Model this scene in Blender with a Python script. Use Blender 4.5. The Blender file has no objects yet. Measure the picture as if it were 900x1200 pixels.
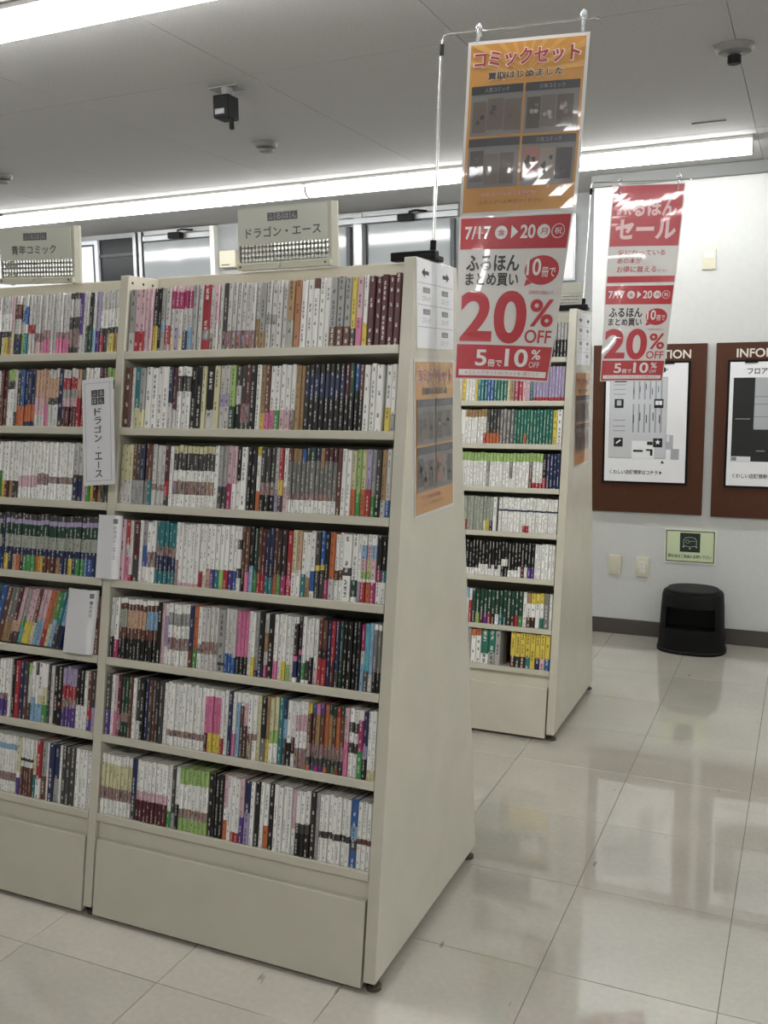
import bpy, bmesh, math, random, re
from mathutils import Vector, Matrix
random.seed(7)
SC = bpy.context.scene
COL = SC.collection

# ------------------------------------------------------------------ camera, world, exposure
EYE = 1.5586
cam_d = bpy.data.cameras.new('camera')
cam_d.sensor_fit = 'VERTICAL'; cam_d.sensor_height = 36.0
cam_d.lens = 1115.96 / 1200.0 * 36.0
cam = bpy.data.objects.new('camera', cam_d); COL.objects.link(cam)
RT = Vector((0.91317719, 0.40742699, -0.01051958)); DN = Vector((0.04742947, -0.13186973, -0.99013172)); FW = Vector((-0.4047936, 0.90366677, -0.13974448))
cm = Matrix.Identity(4)
for i in range(3):
    cm[i][0] = RT[i]; cm[i][1] = -DN[i]; cm[i][2] = -FW[i]
cm[2][3] = EYE
cam.matrix_world = cm
cam_d.clip_start = 0.05
SC.camera = cam
world = bpy.data.worlds.new('world'); SC.world = world; world.use_nodes = True
world.node_tree.nodes['Background'].inputs[0].default_value = (0.6, 0.63, 0.66, 1)
world.node_tree.nodes['Background'].inputs[1].default_value = 0.05
SC.view_settings.view_transform = 'Standard'; SC.view_settings.look = 'None'
SC.view_settings.gamma = 1.0; SC.view_settings.use_curve_mapping = False
SC.view_settings.exposure = 0.25
LAMP = 20.0            # emission of the ceiling tubes

# ------------------------------------------------------------------ helpers
def lin(h):
    h = h.lstrip('#'); out = []
    for i in (0, 2, 4):
        c = int(h[i:i+2], 16) / 255.0
        out.append(c / 12.92 if c <= 0.04045 else ((c + 0.055) / 1.055) ** 2.4)
    return (out[0], out[1], out[2], 1.0)

MATS = {}
def mat(name, col, rough=0.5, metal=0.0, noise=0.0, nscale=40.0, bump=0.0, bscale=200.0, coat=0.0, trans=0.0, emit=0.0, spec=0.5):
    if name in MATS: return MATS[name]
    m = bpy.data.materials.new(name); m.use_nodes = True
    nt = m.node_tree; b = nt.nodes['Principled BSDF']
    c = lin(col) if isinstance(col, str) else col
    b.inputs['Base Color'].default_value = c
    b.inputs['Roughness'].default_value = rough; b.inputs['Metallic'].default_value = metal
    b.inputs['Coat Weight'].default_value = coat; b.inputs['Coat Roughness'].default_value = 0.04
    b.inputs['Transmission Weight'].default_value = trans
    b.inputs['Specular IOR Level'].default_value = spec
    if emit:
        b.inputs['Emission Color'].default_value = (1.0, 0.995, 0.985, 1); b.inputs['Emission Strength'].default_value = emit
    if noise or bump:
        g = nt.nodes.new('ShaderNodeNewGeometry')
    if noise:
        n = nt.nodes.new('ShaderNodeTexNoise'); n.inputs['Scale'].default_value = nscale; n.inputs['Detail'].default_value = 5
        nt.links.new(g.outputs['Position'], n.inputs['Vector'])
        r = nt.nodes.new('ShaderNodeMapRange'); r.inputs['From Min'].default_value = .3; r.inputs['From Max'].default_value = .7
        r.inputs['To Min'].default_value = 1 - noise; r.inputs['To Max'].default_value = 1 + noise * .5
        nt.links.new(n.outputs['Fac'], r.inputs['Value'])
        mx = nt.nodes.new('ShaderNodeMix'); mx.data_type = 'RGBA'; mx.blend_type = 'MULTIPLY'; mx.inputs[0].default_value = 1
        mx.inputs[6].default_value = c; nt.links.new(r.outputs[0], mx.inputs[7]); nt.links.new(mx.outputs[2], b.inputs['Base Color'])
    if bump:
        n2 = nt.nodes.new('ShaderNodeTexNoise'); n2.inputs['Scale'].default_value = bscale; n2.inputs['Detail'].default_value = 3
        nt.links.new(g.outputs['Position'], n2.inputs['Vector'])
        bp = nt.nodes.new('ShaderNodeBump'); bp.inputs['Strength'].default_value = bump; bp.inputs['Distance'].default_value = .002
        nt.links.new(n2.outputs['Fac'], bp.inputs['Height']); nt.links.new(bp.outputs[0], b.inputs['Normal'])
    MATS[name] = m
    return m

M_STEEL = mat('cream_enamel', '#cac6b6', .27, noise=.05, nscale=9, bump=.05, bscale=300)
M_WALL = mat('white_wallpaper', '#c9cbc9', .8, noise=.03, nscale=30, bump=.25, bscale=350)
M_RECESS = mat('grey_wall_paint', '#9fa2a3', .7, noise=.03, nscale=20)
M_CEIL = mat('ceiling_board', '#aaa9a8', .9, noise=.10, nscale=120, bump=.5, bscale=180)
M_GAP = mat('joint_dark', '#4c4a47', .9)
M_GREY = mat('plain_grey', '#747675', .6)
M_BASE = mat('skirting_vinyl', '#4a4440', .5)
M_BLACK = mat('black_plastic', '#0a0a0b', .55, bump=.15, bscale=500, spec=.2)
M_BLACKM = mat('black_matt', '#0c0c0d', .7)
M_CHROME = mat('bright_steel', '#c9c9c6', .22, metal=1.0)
M_WHITEP = mat('white_plastic', '#e4e3de', .35)
M_IVORY = mat('ivory_plastic', '#cfcbb5', .4)
M_BROWN = mat('brown_laminate', '#4c2b1a', .5, noise=.08, nscale=60, spec=.3)
M_PAPER = mat('white_paper', '#e6e7ea', .55)
M_LAMI = mat('laminate_sheet', '#d0cdca', .35, coat=1.0)
M_ACRY = mat('cream_sign_plate', '#b8b7a8', .4)
M_ALU = mat('aluminium', '#9b9d9e', .35, metal=.7)
M_GLASSDARK = mat('night_glass', '#14171a', .3, spec=.2)
M_DOOR = mat('pale_gloss_door', '#8d9294', .10, spec=.6)
M_DARKBAR = mat('dark_gasket', '#3a3d40', .5)
M_LAMP = mat('lit_diffuser', '#ffffff', .4, emit=LAMP)
M_FOOT = mat('foot_metal', '#5b564c', .4, metal=.6)
M_PAGE = mat('page_paper', '#c9c2b2', .9)
M_CLEAR = mat('clear_plastic', '#e9edf0', .08, trans=.85)

def floor_mat():
    m = bpy.data.materials.new('vinyl_tile'); m.use_nodes = True; nt = m.node_tree; L = nt.links; N = nt.nodes
    b = N['Principled BSDF']; g = N.new('ShaderNodeNewGeometry'); oi = N.new('ShaderNodeObjectInfo')
    def nz(scale, det, vec=None):
        n = N.new('ShaderNodeTexNoise'); n.inputs['Scale'].default_value = scale; n.inputs['Detail'].default_value = det
        L.new(vec or g.outputs['Position'], n.inputs['Vector']); return n.outputs['Fac']
    def mr(v, a, c, d, e):
        r = N.new('ShaderNodeMapRange'); r.inputs[1].default_value = a; r.inputs[2].default_value = c; r.inputs[3].default_value = d; r.inputs[4].default_value = e
        L.new(v, r.inputs[0]); return r.outputs[0]
    def mul(a, c):
        k = N.new('ShaderNodeMath'); k.operation = 'MULTIPLY'; L.new(a, k.inputs[0]); L.new(c, k.inputs[1]); return k.outputs[0]
    v = mul(mr(nz(3, 4), .3, .7, .93, 1.05), mr(nz(55, 4), .3, .7, .95, 1.03))
    v = mul(v, mr(oi.outputs['Random'], 0, 1, .95, 1.04))
    mp = N.new('ShaderNodeMapping'); mp.inputs['Scale'].default_value = (9, 2.2, 1); mp.inputs['Rotation'].default_value = (0, 0, .5); L.new(g.outputs['Position'], mp.inputs['Vector'])
    v = mul(v, mr(nz(2.3, 2, mp.outputs[0]), .74, .77, 1, .55))
    mx = N.new('ShaderNodeMix'); mx.data_type = 'RGBA'; mx.blend_type = 'MULTIPLY'; mx.inputs[0].default_value = 1
    mx.inputs[6].default_value = lin('#b3afa4'); L.new(v, mx.inputs[7]); L.new(mx.outputs[2], b.inputs['Base Color'])
    L.new(mr(nz(6, 3), .3, .7, .07, .15), b.inputs['Roughness'])
    b.inputs['Specular IOR Level'].default_value = .8; b.inputs['Coat Weight'].default_value = 1.0; b.inputs['Coat Roughness'].default_value = .03; b.inputs['Coat IOR'].default_value = 1.58
    bp = N.new('ShaderNodeBump'); bp.inputs['Strength'].default_value = .035; bp.inputs['Distance'].default_value = .003
    L.new(nz(14, 2), bp.inputs['Height']); L.new(bp.outputs[0], b.inputs['Normal'])
    return m
M_TILE = floor_mat()

def tag(o, label=None, cat=None, group=None, kind=None):
    if label: o['label'] = label
    if cat: o['category'] = cat
    if group: o['group'] = group
    if kind: o['kind'] = kind
    return o
def empty(name, loc, label=None, cat=None, group=None):
    o = bpy.data.objects.new(name, None); COL.objects.link(o); o.location = loc; o.empty_display_size = .05
    return tag(o, label, cat, group)
def link(name, me, parent=None, loc=None):
    o = bpy.data.objects.new(name, me); COL.objects.link(o)
    if parent is not None:
        o.parent = parent
    if loc is not None: o.location = loc
    return o

class MB:
    """collects solid pieces of one part (world coordinates minus an origin)"""
    def __init__(s, org=(0, 0, 0)): s.bm = bmesh.new(); s.org = Vector(org)
    def box(s, x0, x1, y0, y1, z0, z1, bevel=0.0):
        r = bmesh.ops.create_cube(s.bm, size=1.0)
        for v in r['verts']:
            v.co = Vector((x0 + (v.co.x + .5) * (x1 - x0), y0 + (v.co.y + .5) * (y1 - y0), z0 + (v.co.z + .5) * (z1 - z0)))
        if bevel: s._bev(r['verts'], bevel)
        return s
    def _bev(s, vs, w):
        es = set(e for v in vs for e in v.link_edges)
        bmesh.ops.bevel(s.bm, geom=list(es), offset=w, segments=2, profile=.6, affect='EDGES', clamp_overlap=True)
    def hexa(s, pts, bevel=0.0):      # 8 points: bottom ring, top ring
        v = [s.bm.verts.new(p) for p in pts]
        for f in ((3, 2, 1, 0), (4, 5, 6, 7), (0, 1, 5, 4), (1, 2, 6, 5), (2, 3, 7, 6), (3, 0, 4, 7)): s.bm.faces.new([v[i] for i in f])
        if bevel: s._bev(v, bevel)
        return s
    def prism(s, poly, axis, a, b, bevel=0.0):    # polygon extruded along one axis
        def P(p, t): return {'x': (t, p[0], p[1]), 'y': (p[0], t, p[1]), 'z': (p[0], p[1], t)}[axis]
        A = [s.bm.verts.new(P(p, a)) for p in poly]; B = [s.bm.verts.new(P(p, b)) for p in poly]; n = len(poly)
        s.bm.faces.new(A[::-1]); s.bm.faces.new(B)
        for i in range(n): s.bm.faces.new((A[i], A[(i+1) % n], B[(i+1) % n], B[i]))
        if bevel: s._bev(A + B, bevel)
        return s
    def tube(s, pts, r, seg=10):
        pts = [Vector(p) for p in pts]; rings = []
        for i, p in enumerate(pts):
            d = (pts[min(i+1, len(pts)-1)] - pts[max(i-1, 0)]).normalized()
            a = d.orthogonal().normalized() if i == 0 else (rings_a - d * rings_a.dot(d)).normalized()
            rings_a = a; b = d.cross(a)
            rr = r[i] if isinstance(r, (list, tuple)) else r
            rings.append([s.bm.verts.new(p + (a * math.cos(2*math.pi*k/seg) + b * math.sin(2*math.pi*k/seg)) * rr) for k in range(seg)])
        for A, B in zip(rings, rings[1:]):
            for k in range(seg): s.bm.faces.new((A[k], A[(k+1) % seg], B[(k+1) % seg], B[k]))
        s.bm.faces.new(rings[0][::-1]); s.bm.faces.new(rings[-1])
        return s
    def lathe(s, c, prof, seg=24):     # (radius, z) profile about a vertical axis
        c = Vector(c); rings = []
        for r, z in prof:
            rings.append([s.bm.verts.new(c + Vector((r*math.cos(2*math.pi*k/seg), r*math.sin(2*math.pi*k/seg), z))) for k in range(seg)])
        for A, B in zip(rings, rings[1:]):
            for k in range(seg): s.bm.faces.new((A[k], A[(k+1) % seg], B[(k+1) % seg], B[k]))
        s.bm.faces.new(rings[0][::-1]); s.bm.faces.new(rings[-1])
        return s
    def build(s, name, material, parent=None, smooth=False, org=None):
        me = bpy.data.meshes.new(name)
        if org is None: org = parent_world(parent) if parent is not None else s.org
        bmesh.ops.translate(s.bm, verts=s.bm.verts, vec=-Vector(org))
        bmesh.ops.recalc_face_normals(s.bm, faces=s.bm.faces)
        s.bm.to_mesh(me); s.bm.free(); me.materials.append(material)
        if smooth:
            for p in me.polygons: p.use_smooth = True
            me.set_sharp_from_angle(angle=.6)
        o = link(name, me, parent)
        if parent is None: o.location = org
        return o
def parent_world(o):
    v = Vector((0, 0, 0))
    while o is not None: v += Vector(o.location); o = o.parent
    return v

# ------------------------------------------------------------------ the room
CEIL = 2.70; YB = 5.735; YR = 6.20; XC = -1.21; XL, XR, YF = -7.6, 2.6, -3.6
TX, TY, TS = -0.5905, 2.2934, 0.45
def struct(o): o['kind'] = 'structure'; return o
fb = bpy.data.materials.new('floor_bed'); fb.use_nodes = True
_n = fb.node_tree.nodes; _l = fb.node_tree.links
_g = _n.new('ShaderNodeNewGeometry'); _m = _n.new('ShaderNodeMapping'); _m.inputs['Location'].default_value = (-TX + 45 * .45, -TY + 45 * .45, 0)
_b = _n.new('ShaderNodeTexBrick'); _b.offset = 0; _b.inputs['Scale'].default_value = 1; _b.inputs['Brick Width'].default_value = TS; _b.inputs['Row Height'].default_value = TS
_b.inputs['Mortar Size'].default_value = .0025; _b.inputs['Color1'].default_value = lin('#c2beb3'); _b.inputs['Color2'].default_value = lin('#bdb9ad'); _b.inputs['Mortar'].default_value = lin('#5b574e')
_l.new(_g.outputs['Position'], _m.inputs[0]); _l.new(_m.outputs[0], _b.inputs[0]); _l.new(_b.outputs[0], _n['Principled BSDF'].inputs['Base Color']); _n['Principled BSDF'].inputs['Roughness'].default_value = .25
floor = struct(MB().box(XL, XR, YF, YR, -.10, -.003).build('floor', fb))
def chamfer_tile(name, sx, sy, t, m, c=.0006, down=False):
    b = bmesh.new(); z1 = 0.0
    lo = [(0, 0), (sx, 0), (sx, sy), (0, sy)]; hi = [(c, c), (sx-c, c), (sx-c, sy-c), (c, sy-c)]
    zs = (-t, -c, 0) if not down else (t, c, 0)
    R = [[b.verts.new((x, y, z)) for x, y in (lo if i < 2 else hi)] for i, z in enumerate(zs)]
    for A, B in zip(R, R[1:]):
        for k in range(4): b.faces.new((A[k], A[(k+1) % 4], B[(k+1) % 4], B[k]))
    b.faces.new(R[2])
    bmesh.ops.recalc_face_normals(b, faces=b.faces)
    f = [f for f in b.faces if len(f.verts) == 4 and all(abs(v.co.z) < 1e-6 for v in f.verts)][0]
    if (f.normal.z < 0) != down:
        bmesh.ops.reverse_faces(b, faces=b.faces)
    me = bpy.data.meshes.new(name); b.to_mesh(me); b.free(); me.materials.append(m); return me
G = .0017
tile_me = chamfer_tile('tile', TS - G, TS - G, .003, M_TILE)
for j in range(-4, 9):
    y = TY + j * TS; ymax = None
    for i in range(-13, 4):
        x = TX + i * TS
        lim = YB if x > XC else YR
        if y > lim - .03: continue
        if y + TS > lim:
            me = chamfer_tile('tile', TS - G, lim - y - G, .003, M_TILE)
        else: me = tile_me
        link('tile', me, floor, (x + G / 2, y + G / 2, 0))
ceil = struct(MB().box(XL, XR, YF, YR, CEIL + .012, CEIL + .1).build('ceiling', mat('ceiling_joint', '#7a7672', .9)))
bw, bl = .855, 1.71
board_me = chamfer_tile('ceiling_board', bw - .002, bl - .002, .012, M_CEIL, .001, True)
for i in range(-8, 4):
    for j in range(-4, 2):
        x = -.30 + i * bw; y = 3.27 + j * bl
        x0, x1 = max(x, XL), min(x + bw, XR); y0, y1 = max(y, YF), min(y + bl, YR)
        if x1 - x0 < .02 or y1 - y0 < .02: continue
        me = board_me if abs(x1 - x0 - bw) < 1e-4 and abs(y1 - y0 - bl) < 1e-4 else chamfer_tile('ceiling_board', x1 - x0 - .002, y1 - y0 - .002, .012, M_CEIL, .001, True)
        link('ceiling_board', me, ceil, (x0 + .0015, y0 + .0015, CEIL))
struct(MB().box(XC, XR, YB, YB + .12, 0, CEIL).build('wall_back', M_WALL))
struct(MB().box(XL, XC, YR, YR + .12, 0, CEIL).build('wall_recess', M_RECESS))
struct(MB().box(XC, XC + .02, YB + .12, YR + .12, 0, CEIL).build('wall_return', M_WALL))
struct(MB().box(XL - .12, XL, YF, YR + .12, 0, CEIL).build('wall_left', M_WALL))
struct(MB().box(XR, XR + .12, YF, YR + .12, 0, CEIL).build('wall_right', M_WALL))
struct(MB().box(XL - .12, XR + .12, YF - .12, YF, 0, CEIL).build('wall_front', M_WALL))
struct(MB().box(XC, XR, YB - .012, YB, .001, .093, .002).build('baseboard_back', M_BASE))
struct(MB().box(XC - .012, XR, YB - .03, YB, 2.632, CEIL - .001, .004).build('wall_top_band', M_GREY))  # grey band along the top of the back wall
# recessed storefront behind the cases
d1 = struct(MB().box(-4.775, -4.15, YR - .035, YR, 0, 2.607, .003).build('door_1', M_DOOR))
MB().box(-4.23, -4.215, YR - .075, YR - .035, .85, 1.3, .004).build('door_handle', M_ALU, d1)
d2 = struct(MB().box(-3.62, -3.03, YR - .035, YR, 0, 2.60, .003).build('door_2', M_DOOR))
MB().box(-3.015, -2.985, YR - .07, YR - .03, .02, 2.60, .004).build('door_edge', M_DARKBAR, d2)
d3 = struct(MB().box(-2.86, -2.25, YR - .035, YR, 0, 2.605, .003).build('door_3', M_DOOR))
MB().box(-2.895, -2.868, YR - .06, YR - .03, .02, 2.61, .004).build('door_edge', M_DARKBAR, d3)
MB().box(-2.245, -2.215, YR - .07, YR - .03, .02, 2.60, .004).build('door_edge', M_DARKBAR, d3)
struct(MB().box(-4.15, -4.11, YR - .06, YR, 0, 2.69, .004).build('trim_2', M_WHITEP))
struct(MB().box(-4.86, -4.83, YR - .06, YR, 0, 2.69, .004).box(-4.815, -4.785, YR - .05, YR, 0, 2.69, .004).build('trim_3', M_ALU))
struct(MB().box(-2.975, -2.905, YR - .04, YR, 0, 2.69, .004).build('trim_4', M_ALU))
struct(MB().box(-4.775, -4.155, YR - .045, YR, 2.615, 2.655, .003).box(-4.775, -4.155, YR - .03, YR, 2.66, 2.697, .003).build('trim_5', M_ALU))
struct(MB().box(-3.65, -2.2, YR - .045, YR, 2.615, 2.655, .003).box(-3.65, -2.2, YR - .03, YR, 2.66, 2.697, .003).build('trim_6', M_ALU))
w1 = struct(MB().box(-5.24, -4.865, YR - .02, YR, .1, 2.66, .002).build('window_1', M_GLASSDARK))
MB().box(-5.24, -4.865, YR - .03, YR - .02, 2.52, 2.545, .002).build('window_frame', M_DARKBAR, w1)
def closer(x, z, label):
    r = empty('door_closer', (x, YR - .05, z), label, 'door closer', 'door closers on the recessed doors')
    MB().box(x - .055, x + .055, YR - .10, YR - .045, z - .025, z + .02, .006).build('body', M_BLACK, r, True)
    MB().tube([(x + .03, YR - .09, z + .028), (x + .09, YR - .12, z + .03), (x + .14, YR - .05, z + .032)], .007, 6).build('arm', M_BLACK, r)
closer(-4.445, 2.64, 'dark door closer above the pale door beside the night window')
closer(-2.56, 2.63, 'dark door closer above the double pale doors left of the pole')

# ------------------------------------------------------------------ lamps
def lamp(x1, y, label):
    x0 = x1 - 2.46; z = CEIL
    r = empty('ceiling_light', ((x0 + x1) / 2, y, z), label, 'light', 'linear ceiling lights')
    MB().box(x0 + .002, x1 - .002, y - .066, y + .066, z - .016, z - .0005, .002).build('housing', M_WHITEP, r)
    def prof(k): return [(y + (.050 + k) * math.cos(t), z - .017 - (.062 + k) * math.sin(t) ** .8) for t in [math.pi * q / 10 for q in range(11)]]
    MB().prism(prof(0), 'x', x0 + .006, x1 - .006).build('diffuser', M_LAMP, r, True)
    for a, b in ((x0 + .001, x0 + .0055), (x1 - .0055, x1 - .001)): MB().prism(prof(.0015), 'x', a, b).build('end_cap', M_WHITEP, r)
SEG = ['right hand', 'middle', 'left hand']
for k, x in enumerate((-.32, -2.785, -5.12)): lamp(x, 5.17, 'lit strip light of the far ceiling row, %s segment' % SEG[k])
for k, x in enumerate((-.32, -2.785, -5.12)): lamp(x, 2.42, 'lit strip light of the near ceiling row, %s segment' % SEG[k])
lamp(-.32, -.33, 'strip light behind the viewer over the nearest bookcase aisle')
lamp(2.55, -.33, 'added fill strip light behind the viewer over the right hand aisle')  # extra lamp, added to brighten the bookcase fronts
lamp(2.55, 2.42, 'added near fill light over the right hand aisle beyond the picture')  # unseen lamp, put in to lift the near light but not the back wall
lamp(2.55, 5.17, 'far strip light over the right hand aisle beyond the picture')

# ------------------------------------------------------------------ bookcases
SL = .168; AL = math.atan(SL); UP = Vector((0, math.sin(AL), math.cos(AL))); IN = Vector((0, math.cos(AL), -math.sin(AL)))
def case(name, label, x0, x1, y0, dep, yc, hc, lips, right_end, left_end):
    """one bay between x0 and x1 (outer faces of its uprights); y0 front at floor"""
    r = empty(name, ((x0 + x1) / 2, yc, 0), label, 'bookcase', 'cream steel bookcases')
    def fy(z): return y0 + SL * z
    def side(xa, xb, nm):
        prof = [(fy(.03), .03), (y0 + dep, .03), (y0 + dep - .185, hc), (fy(hc), hc)]
        o = MB().prism(prof, 'x', xa, xb, .003).build(nm, M_STEEL, r)
        return o
    xi0, xi1 = x0, x1
    if right_end: side(x1 - .034, x1, 'end_panel'); xi1 = x1 - .034
    if left_end:
        p = side(x0, x0 + .03, 'upright_panel'); xi0 = x0 + .03
        for hx in (2.335, 2.385, 2.43):
            zz = hc - .022
            m = MB(); m.tube([(x0 + .0298, hx + (yc - 2.47), zz), (x0 + .0312, hx + (yc - 2.47), zz)], .004, 8); m.build('hole', M_BLACKM, p)
    MB().box(xi0, xi1, yc - .01, yc + .01, .03, hc + .004, .002).build('centre_board', M_STEEL, r)
    for z in lips:
        f = Vector((0, fy(z), z)); d = (yc - .012 - fy(z)) / IN.y
        t = .0225; lipr = .003
        a = f + UP * .0; b = f + IN * d
        q = [a - UP * t, b - UP * t, b, a]
        sh = MB().prism([(p.y, p.z) for p in q], 'x', xi0 + .001, xi1 - .001, .0015).build('shelf', M_STEEL, r)
    zl = lips[-1] - .0225
    # recessed rail and drawer front
    A = lambda z, o: (fy(z) + o, z)
    MB().prism([A(zl - .052, .014), A(zl - .052, .03), A(zl + .004, .03), A(zl + .004, .014)], 'x', xi0 + .001, xi1 - .001, .001).build('plinth_rail', M_STEEL, r)
    MB().prism([A(.012, .0), A(.012, .02), A(zl - .052, .02), A(zl - .052, .0)], 'x', xi0 + .006, xi1 - .006, .0025).build('plinth_door', M_STEEL, r)
    MB().box(xi0, xi1, y0 + .06, y0 + dep - .03, .035, .05).build('light_stop_board', M_STEEL, r)  # unseen board, added to stop light passing under the plinth door
    MB().prism([(yc + .01, .03), (y0 + dep - .02, .03), (y0 + dep - .19, hc - .02), (yc + .01, hc - .02)], 'x', xi0 + .01, xi1 - .01).build('rear_filler', M_STEEL, r)
    for xx, ok in ((x1 - .017, right_end), (x0 + .015, left_end)):
        if not ok: continue
        for yy in (y0 + .035, y0 + dep - .035):
            MB().lathe((xx, yy, 0), [(.021, .0008), (.021, .009), (.010, .013), (.010, .032)], 14).build('foot', M_FOOT, r, True)
    return (xi0, xi1)
Y1, D1, C1 = 2.012, .805, 2.475
Y2, D2, C2 = 3.855, .80, 4.325
LIP1 = [1.643, 1.422, 1.201, .980, .755, .532, .304]
LIP2 = [1.640, 1.452, 1.264, 1.074, .880, .684, .474, .298]
bay1 = case('bookcase', 'cream steel bookcase bay with full end panel, nearest to the viewer', -1.888, -.943, Y1, D1, C1, 1.866, LIP1, True, True)
bay2 = case('bookcase', 'cream steel bookcase bay cut by the left edge of the picture', -2.79, -1.8885, Y1, D1, C1, 1.866, LIP1, False, True)
bay3 = case('bookcase', 'cream steel bookcase in the back row, behind the hanging sale poster', -1.888, -.943, Y2, D2, C2, 1.845, LIP2, True, True)

# ------------------------------------------------------------------ books
PAL = dict(q='b8794f', W='efeeea', w='d0cdca', g='a5a4a2', G='7d7b78', k='454341', K='1b1a1b', R='b02330', r='5a2228', P='df74a4', p='d9b2bc', M='ad2868', B='2b5fa6', b='8db4d4',
           N='252f58', T='1c7c84', t='4db0c2', j='1d7563', Y='dfc62f', y='d5d0a2', O='cc6a2e', o='ac8858', E='3d9546', e='a0c46a', D='1e4636', V='583a8c', v='b0a1c6',
           n='6b4132', c='36272a', s='cfa688', a='a7ac9e')
WORD = dict(q='copper', W='white', w='pale grey', g='light grey', G='grey', k='charcoal', K='black', R='red', r='maroon', P='pink', p='pale pink', M='magenta', B='blue', b='pale blue', N='navy',
            T='teal', t='turquoise', j='jade green', Y='yellow', y='cream', O='orange', o='tan', E='green', e='lime green', D='dark green', V='violet', v='lavender', n='brown', c='dark brown', s='beige', a='sage grey')
DARK = set('kKRrMBNTjEDVncG')
def book_mat():
    m = bpy.data.materials.new('printed_cover'); m.use_nodes = True; nt = m.node_tree; N = nt.nodes; L = nt.links
    b = N['Principled BSDF']
    def at(n):
        a = N.new('ShaderNodeAttribute'); a.attribute_name = n; return a
    base, ink, mode = at('base'), at('ink'), at('mode')
    uv = N.new('ShaderNodeUVMap'); uv.uv_map = 'UVMap'
    sp = N.new('ShaderNodeSeparateXYZ'); L.new(uv.outputs[0], sp.inputs[0])
    def math_(op, a, c=None):
        k = N.new('ShaderNodeMath'); k.operation = op
        for i, v in enumerate((a, c)):
            if v is None: continue
            if isinstance(v, (int, float)): k.inputs[i].default_value = v
            else: L.new(v, k.inputs[i])
        return k.outputs[0]
    u, v = sp.outputs[0], sp.outputs[1]
    cell = math_('MULTIPLY', v, 1.45); fr = math_('FRACT', cell)
    msk = math_('MULTIPLY', math_('LESS_THAN', math_('ABSOLUTE', math_('SUBTRACT', u, .5)), .24), math_('LESS_THAN', math_('ABSOLUTE', math_('SUBTRACT', fr, .5)), .40))
    wn = N.new('ShaderNodeTexWhiteNoise'); wn.noise_dimensions = '1D'; L.new(math_('FLOOR', cell), wn.inputs['W'])
    msk = math_('MULTIPLY', msk, math_('GREATER_THAN', wn.outputs['Value'], .38))
    nz = N.new('ShaderNodeTexNoise'); nz.inputs['Scale'].default_value = 4.2; nz.inputs['Detail'].default_value = 1; L.new(uv.outputs[0], nz.inputs['Vector'])
    st = math_('GREATER_THAN', nz.outputs['Fac'], .45)
    letter = math_('MULTIPLY', math_('MULTIPLY', msk, st), math_('COMPARE', mode.outputs['Fac'], 1.0))
    mx = N.new('ShaderNodeMix'); mx.data_type = 'RGBA'; L.new(math_('MULTIPLY', letter, .82), mx.inputs[0]); L.new(base.outputs['Color'], mx.inputs[6]); L.new(ink.outputs['Color'], mx.inputs[7])
    # small pictures
    n2 = N.new('ShaderNodeTexNoise'); n2.inputs['Scale'].default_value = .85; n2.inputs['Detail'].default_value = 2; L.new(uv.outputs[0], n2.inputs['Vector'])
    cr = N.new('ShaderNodeValToRGB'); L.new(n2.outputs['Fac'], cr.inputs[0])
    el = cr.color_ramp.elements; el[0].position = .34; el[0].color = lin('2a2224'); el[1].position = .66; el[1].color = lin('d8d2cc')
    for p, c in ((.43, '6b4a44'), (.50, 'c99c86'), (.56, '8e7f92')):
        e = el.new(p); e.color = lin(c)
    n3 = N.new('ShaderNodeTexNoise'); n3.inputs['Scale'].default_value = .35; n3.inputs['Detail'].default_value = 1; L.new(uv.outputs[0], n3.inputs['Vector'])
    hs = N.new('ShaderNodeHueSaturation'); hs.inputs['Saturation'].default_value = 1.5; hs.inputs['Value'].default_value = 1.0; L.new(n3.outputs['Color'], hs.inputs['Color'])
    m3 = N.new('ShaderNodeMix'); m3.data_type = 'RGBA'; m3.blend_type = 'OVERLAY'; m3.inputs[0].default_value = .75; L.new(cr.outputs[0], m3.inputs[6]); L.new(hs.outputs[0], m3.inputs[7])
    m2 = N.new('ShaderNodeMix'); m2.data_type = 'RGBA'; L.new(math_('MULTIPLY', math_('COMPARE', mode.outputs['Fac'], 2.0), .85), m2.inputs[0]); L.new(mx.outputs[2], m2.inputs[6]); L.new(m3.outputs[2], m2.inputs[7])
    for n in N:
        if n.type == 'MATH' and n.operation == 'COMPARE': n.inputs[2].default_value = .1
    L.new(m2.outputs[2], b.inputs['Base Color']); b.inputs['Roughness'].default_value = .35
    return m
M_BOOK = book_mat()

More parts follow.
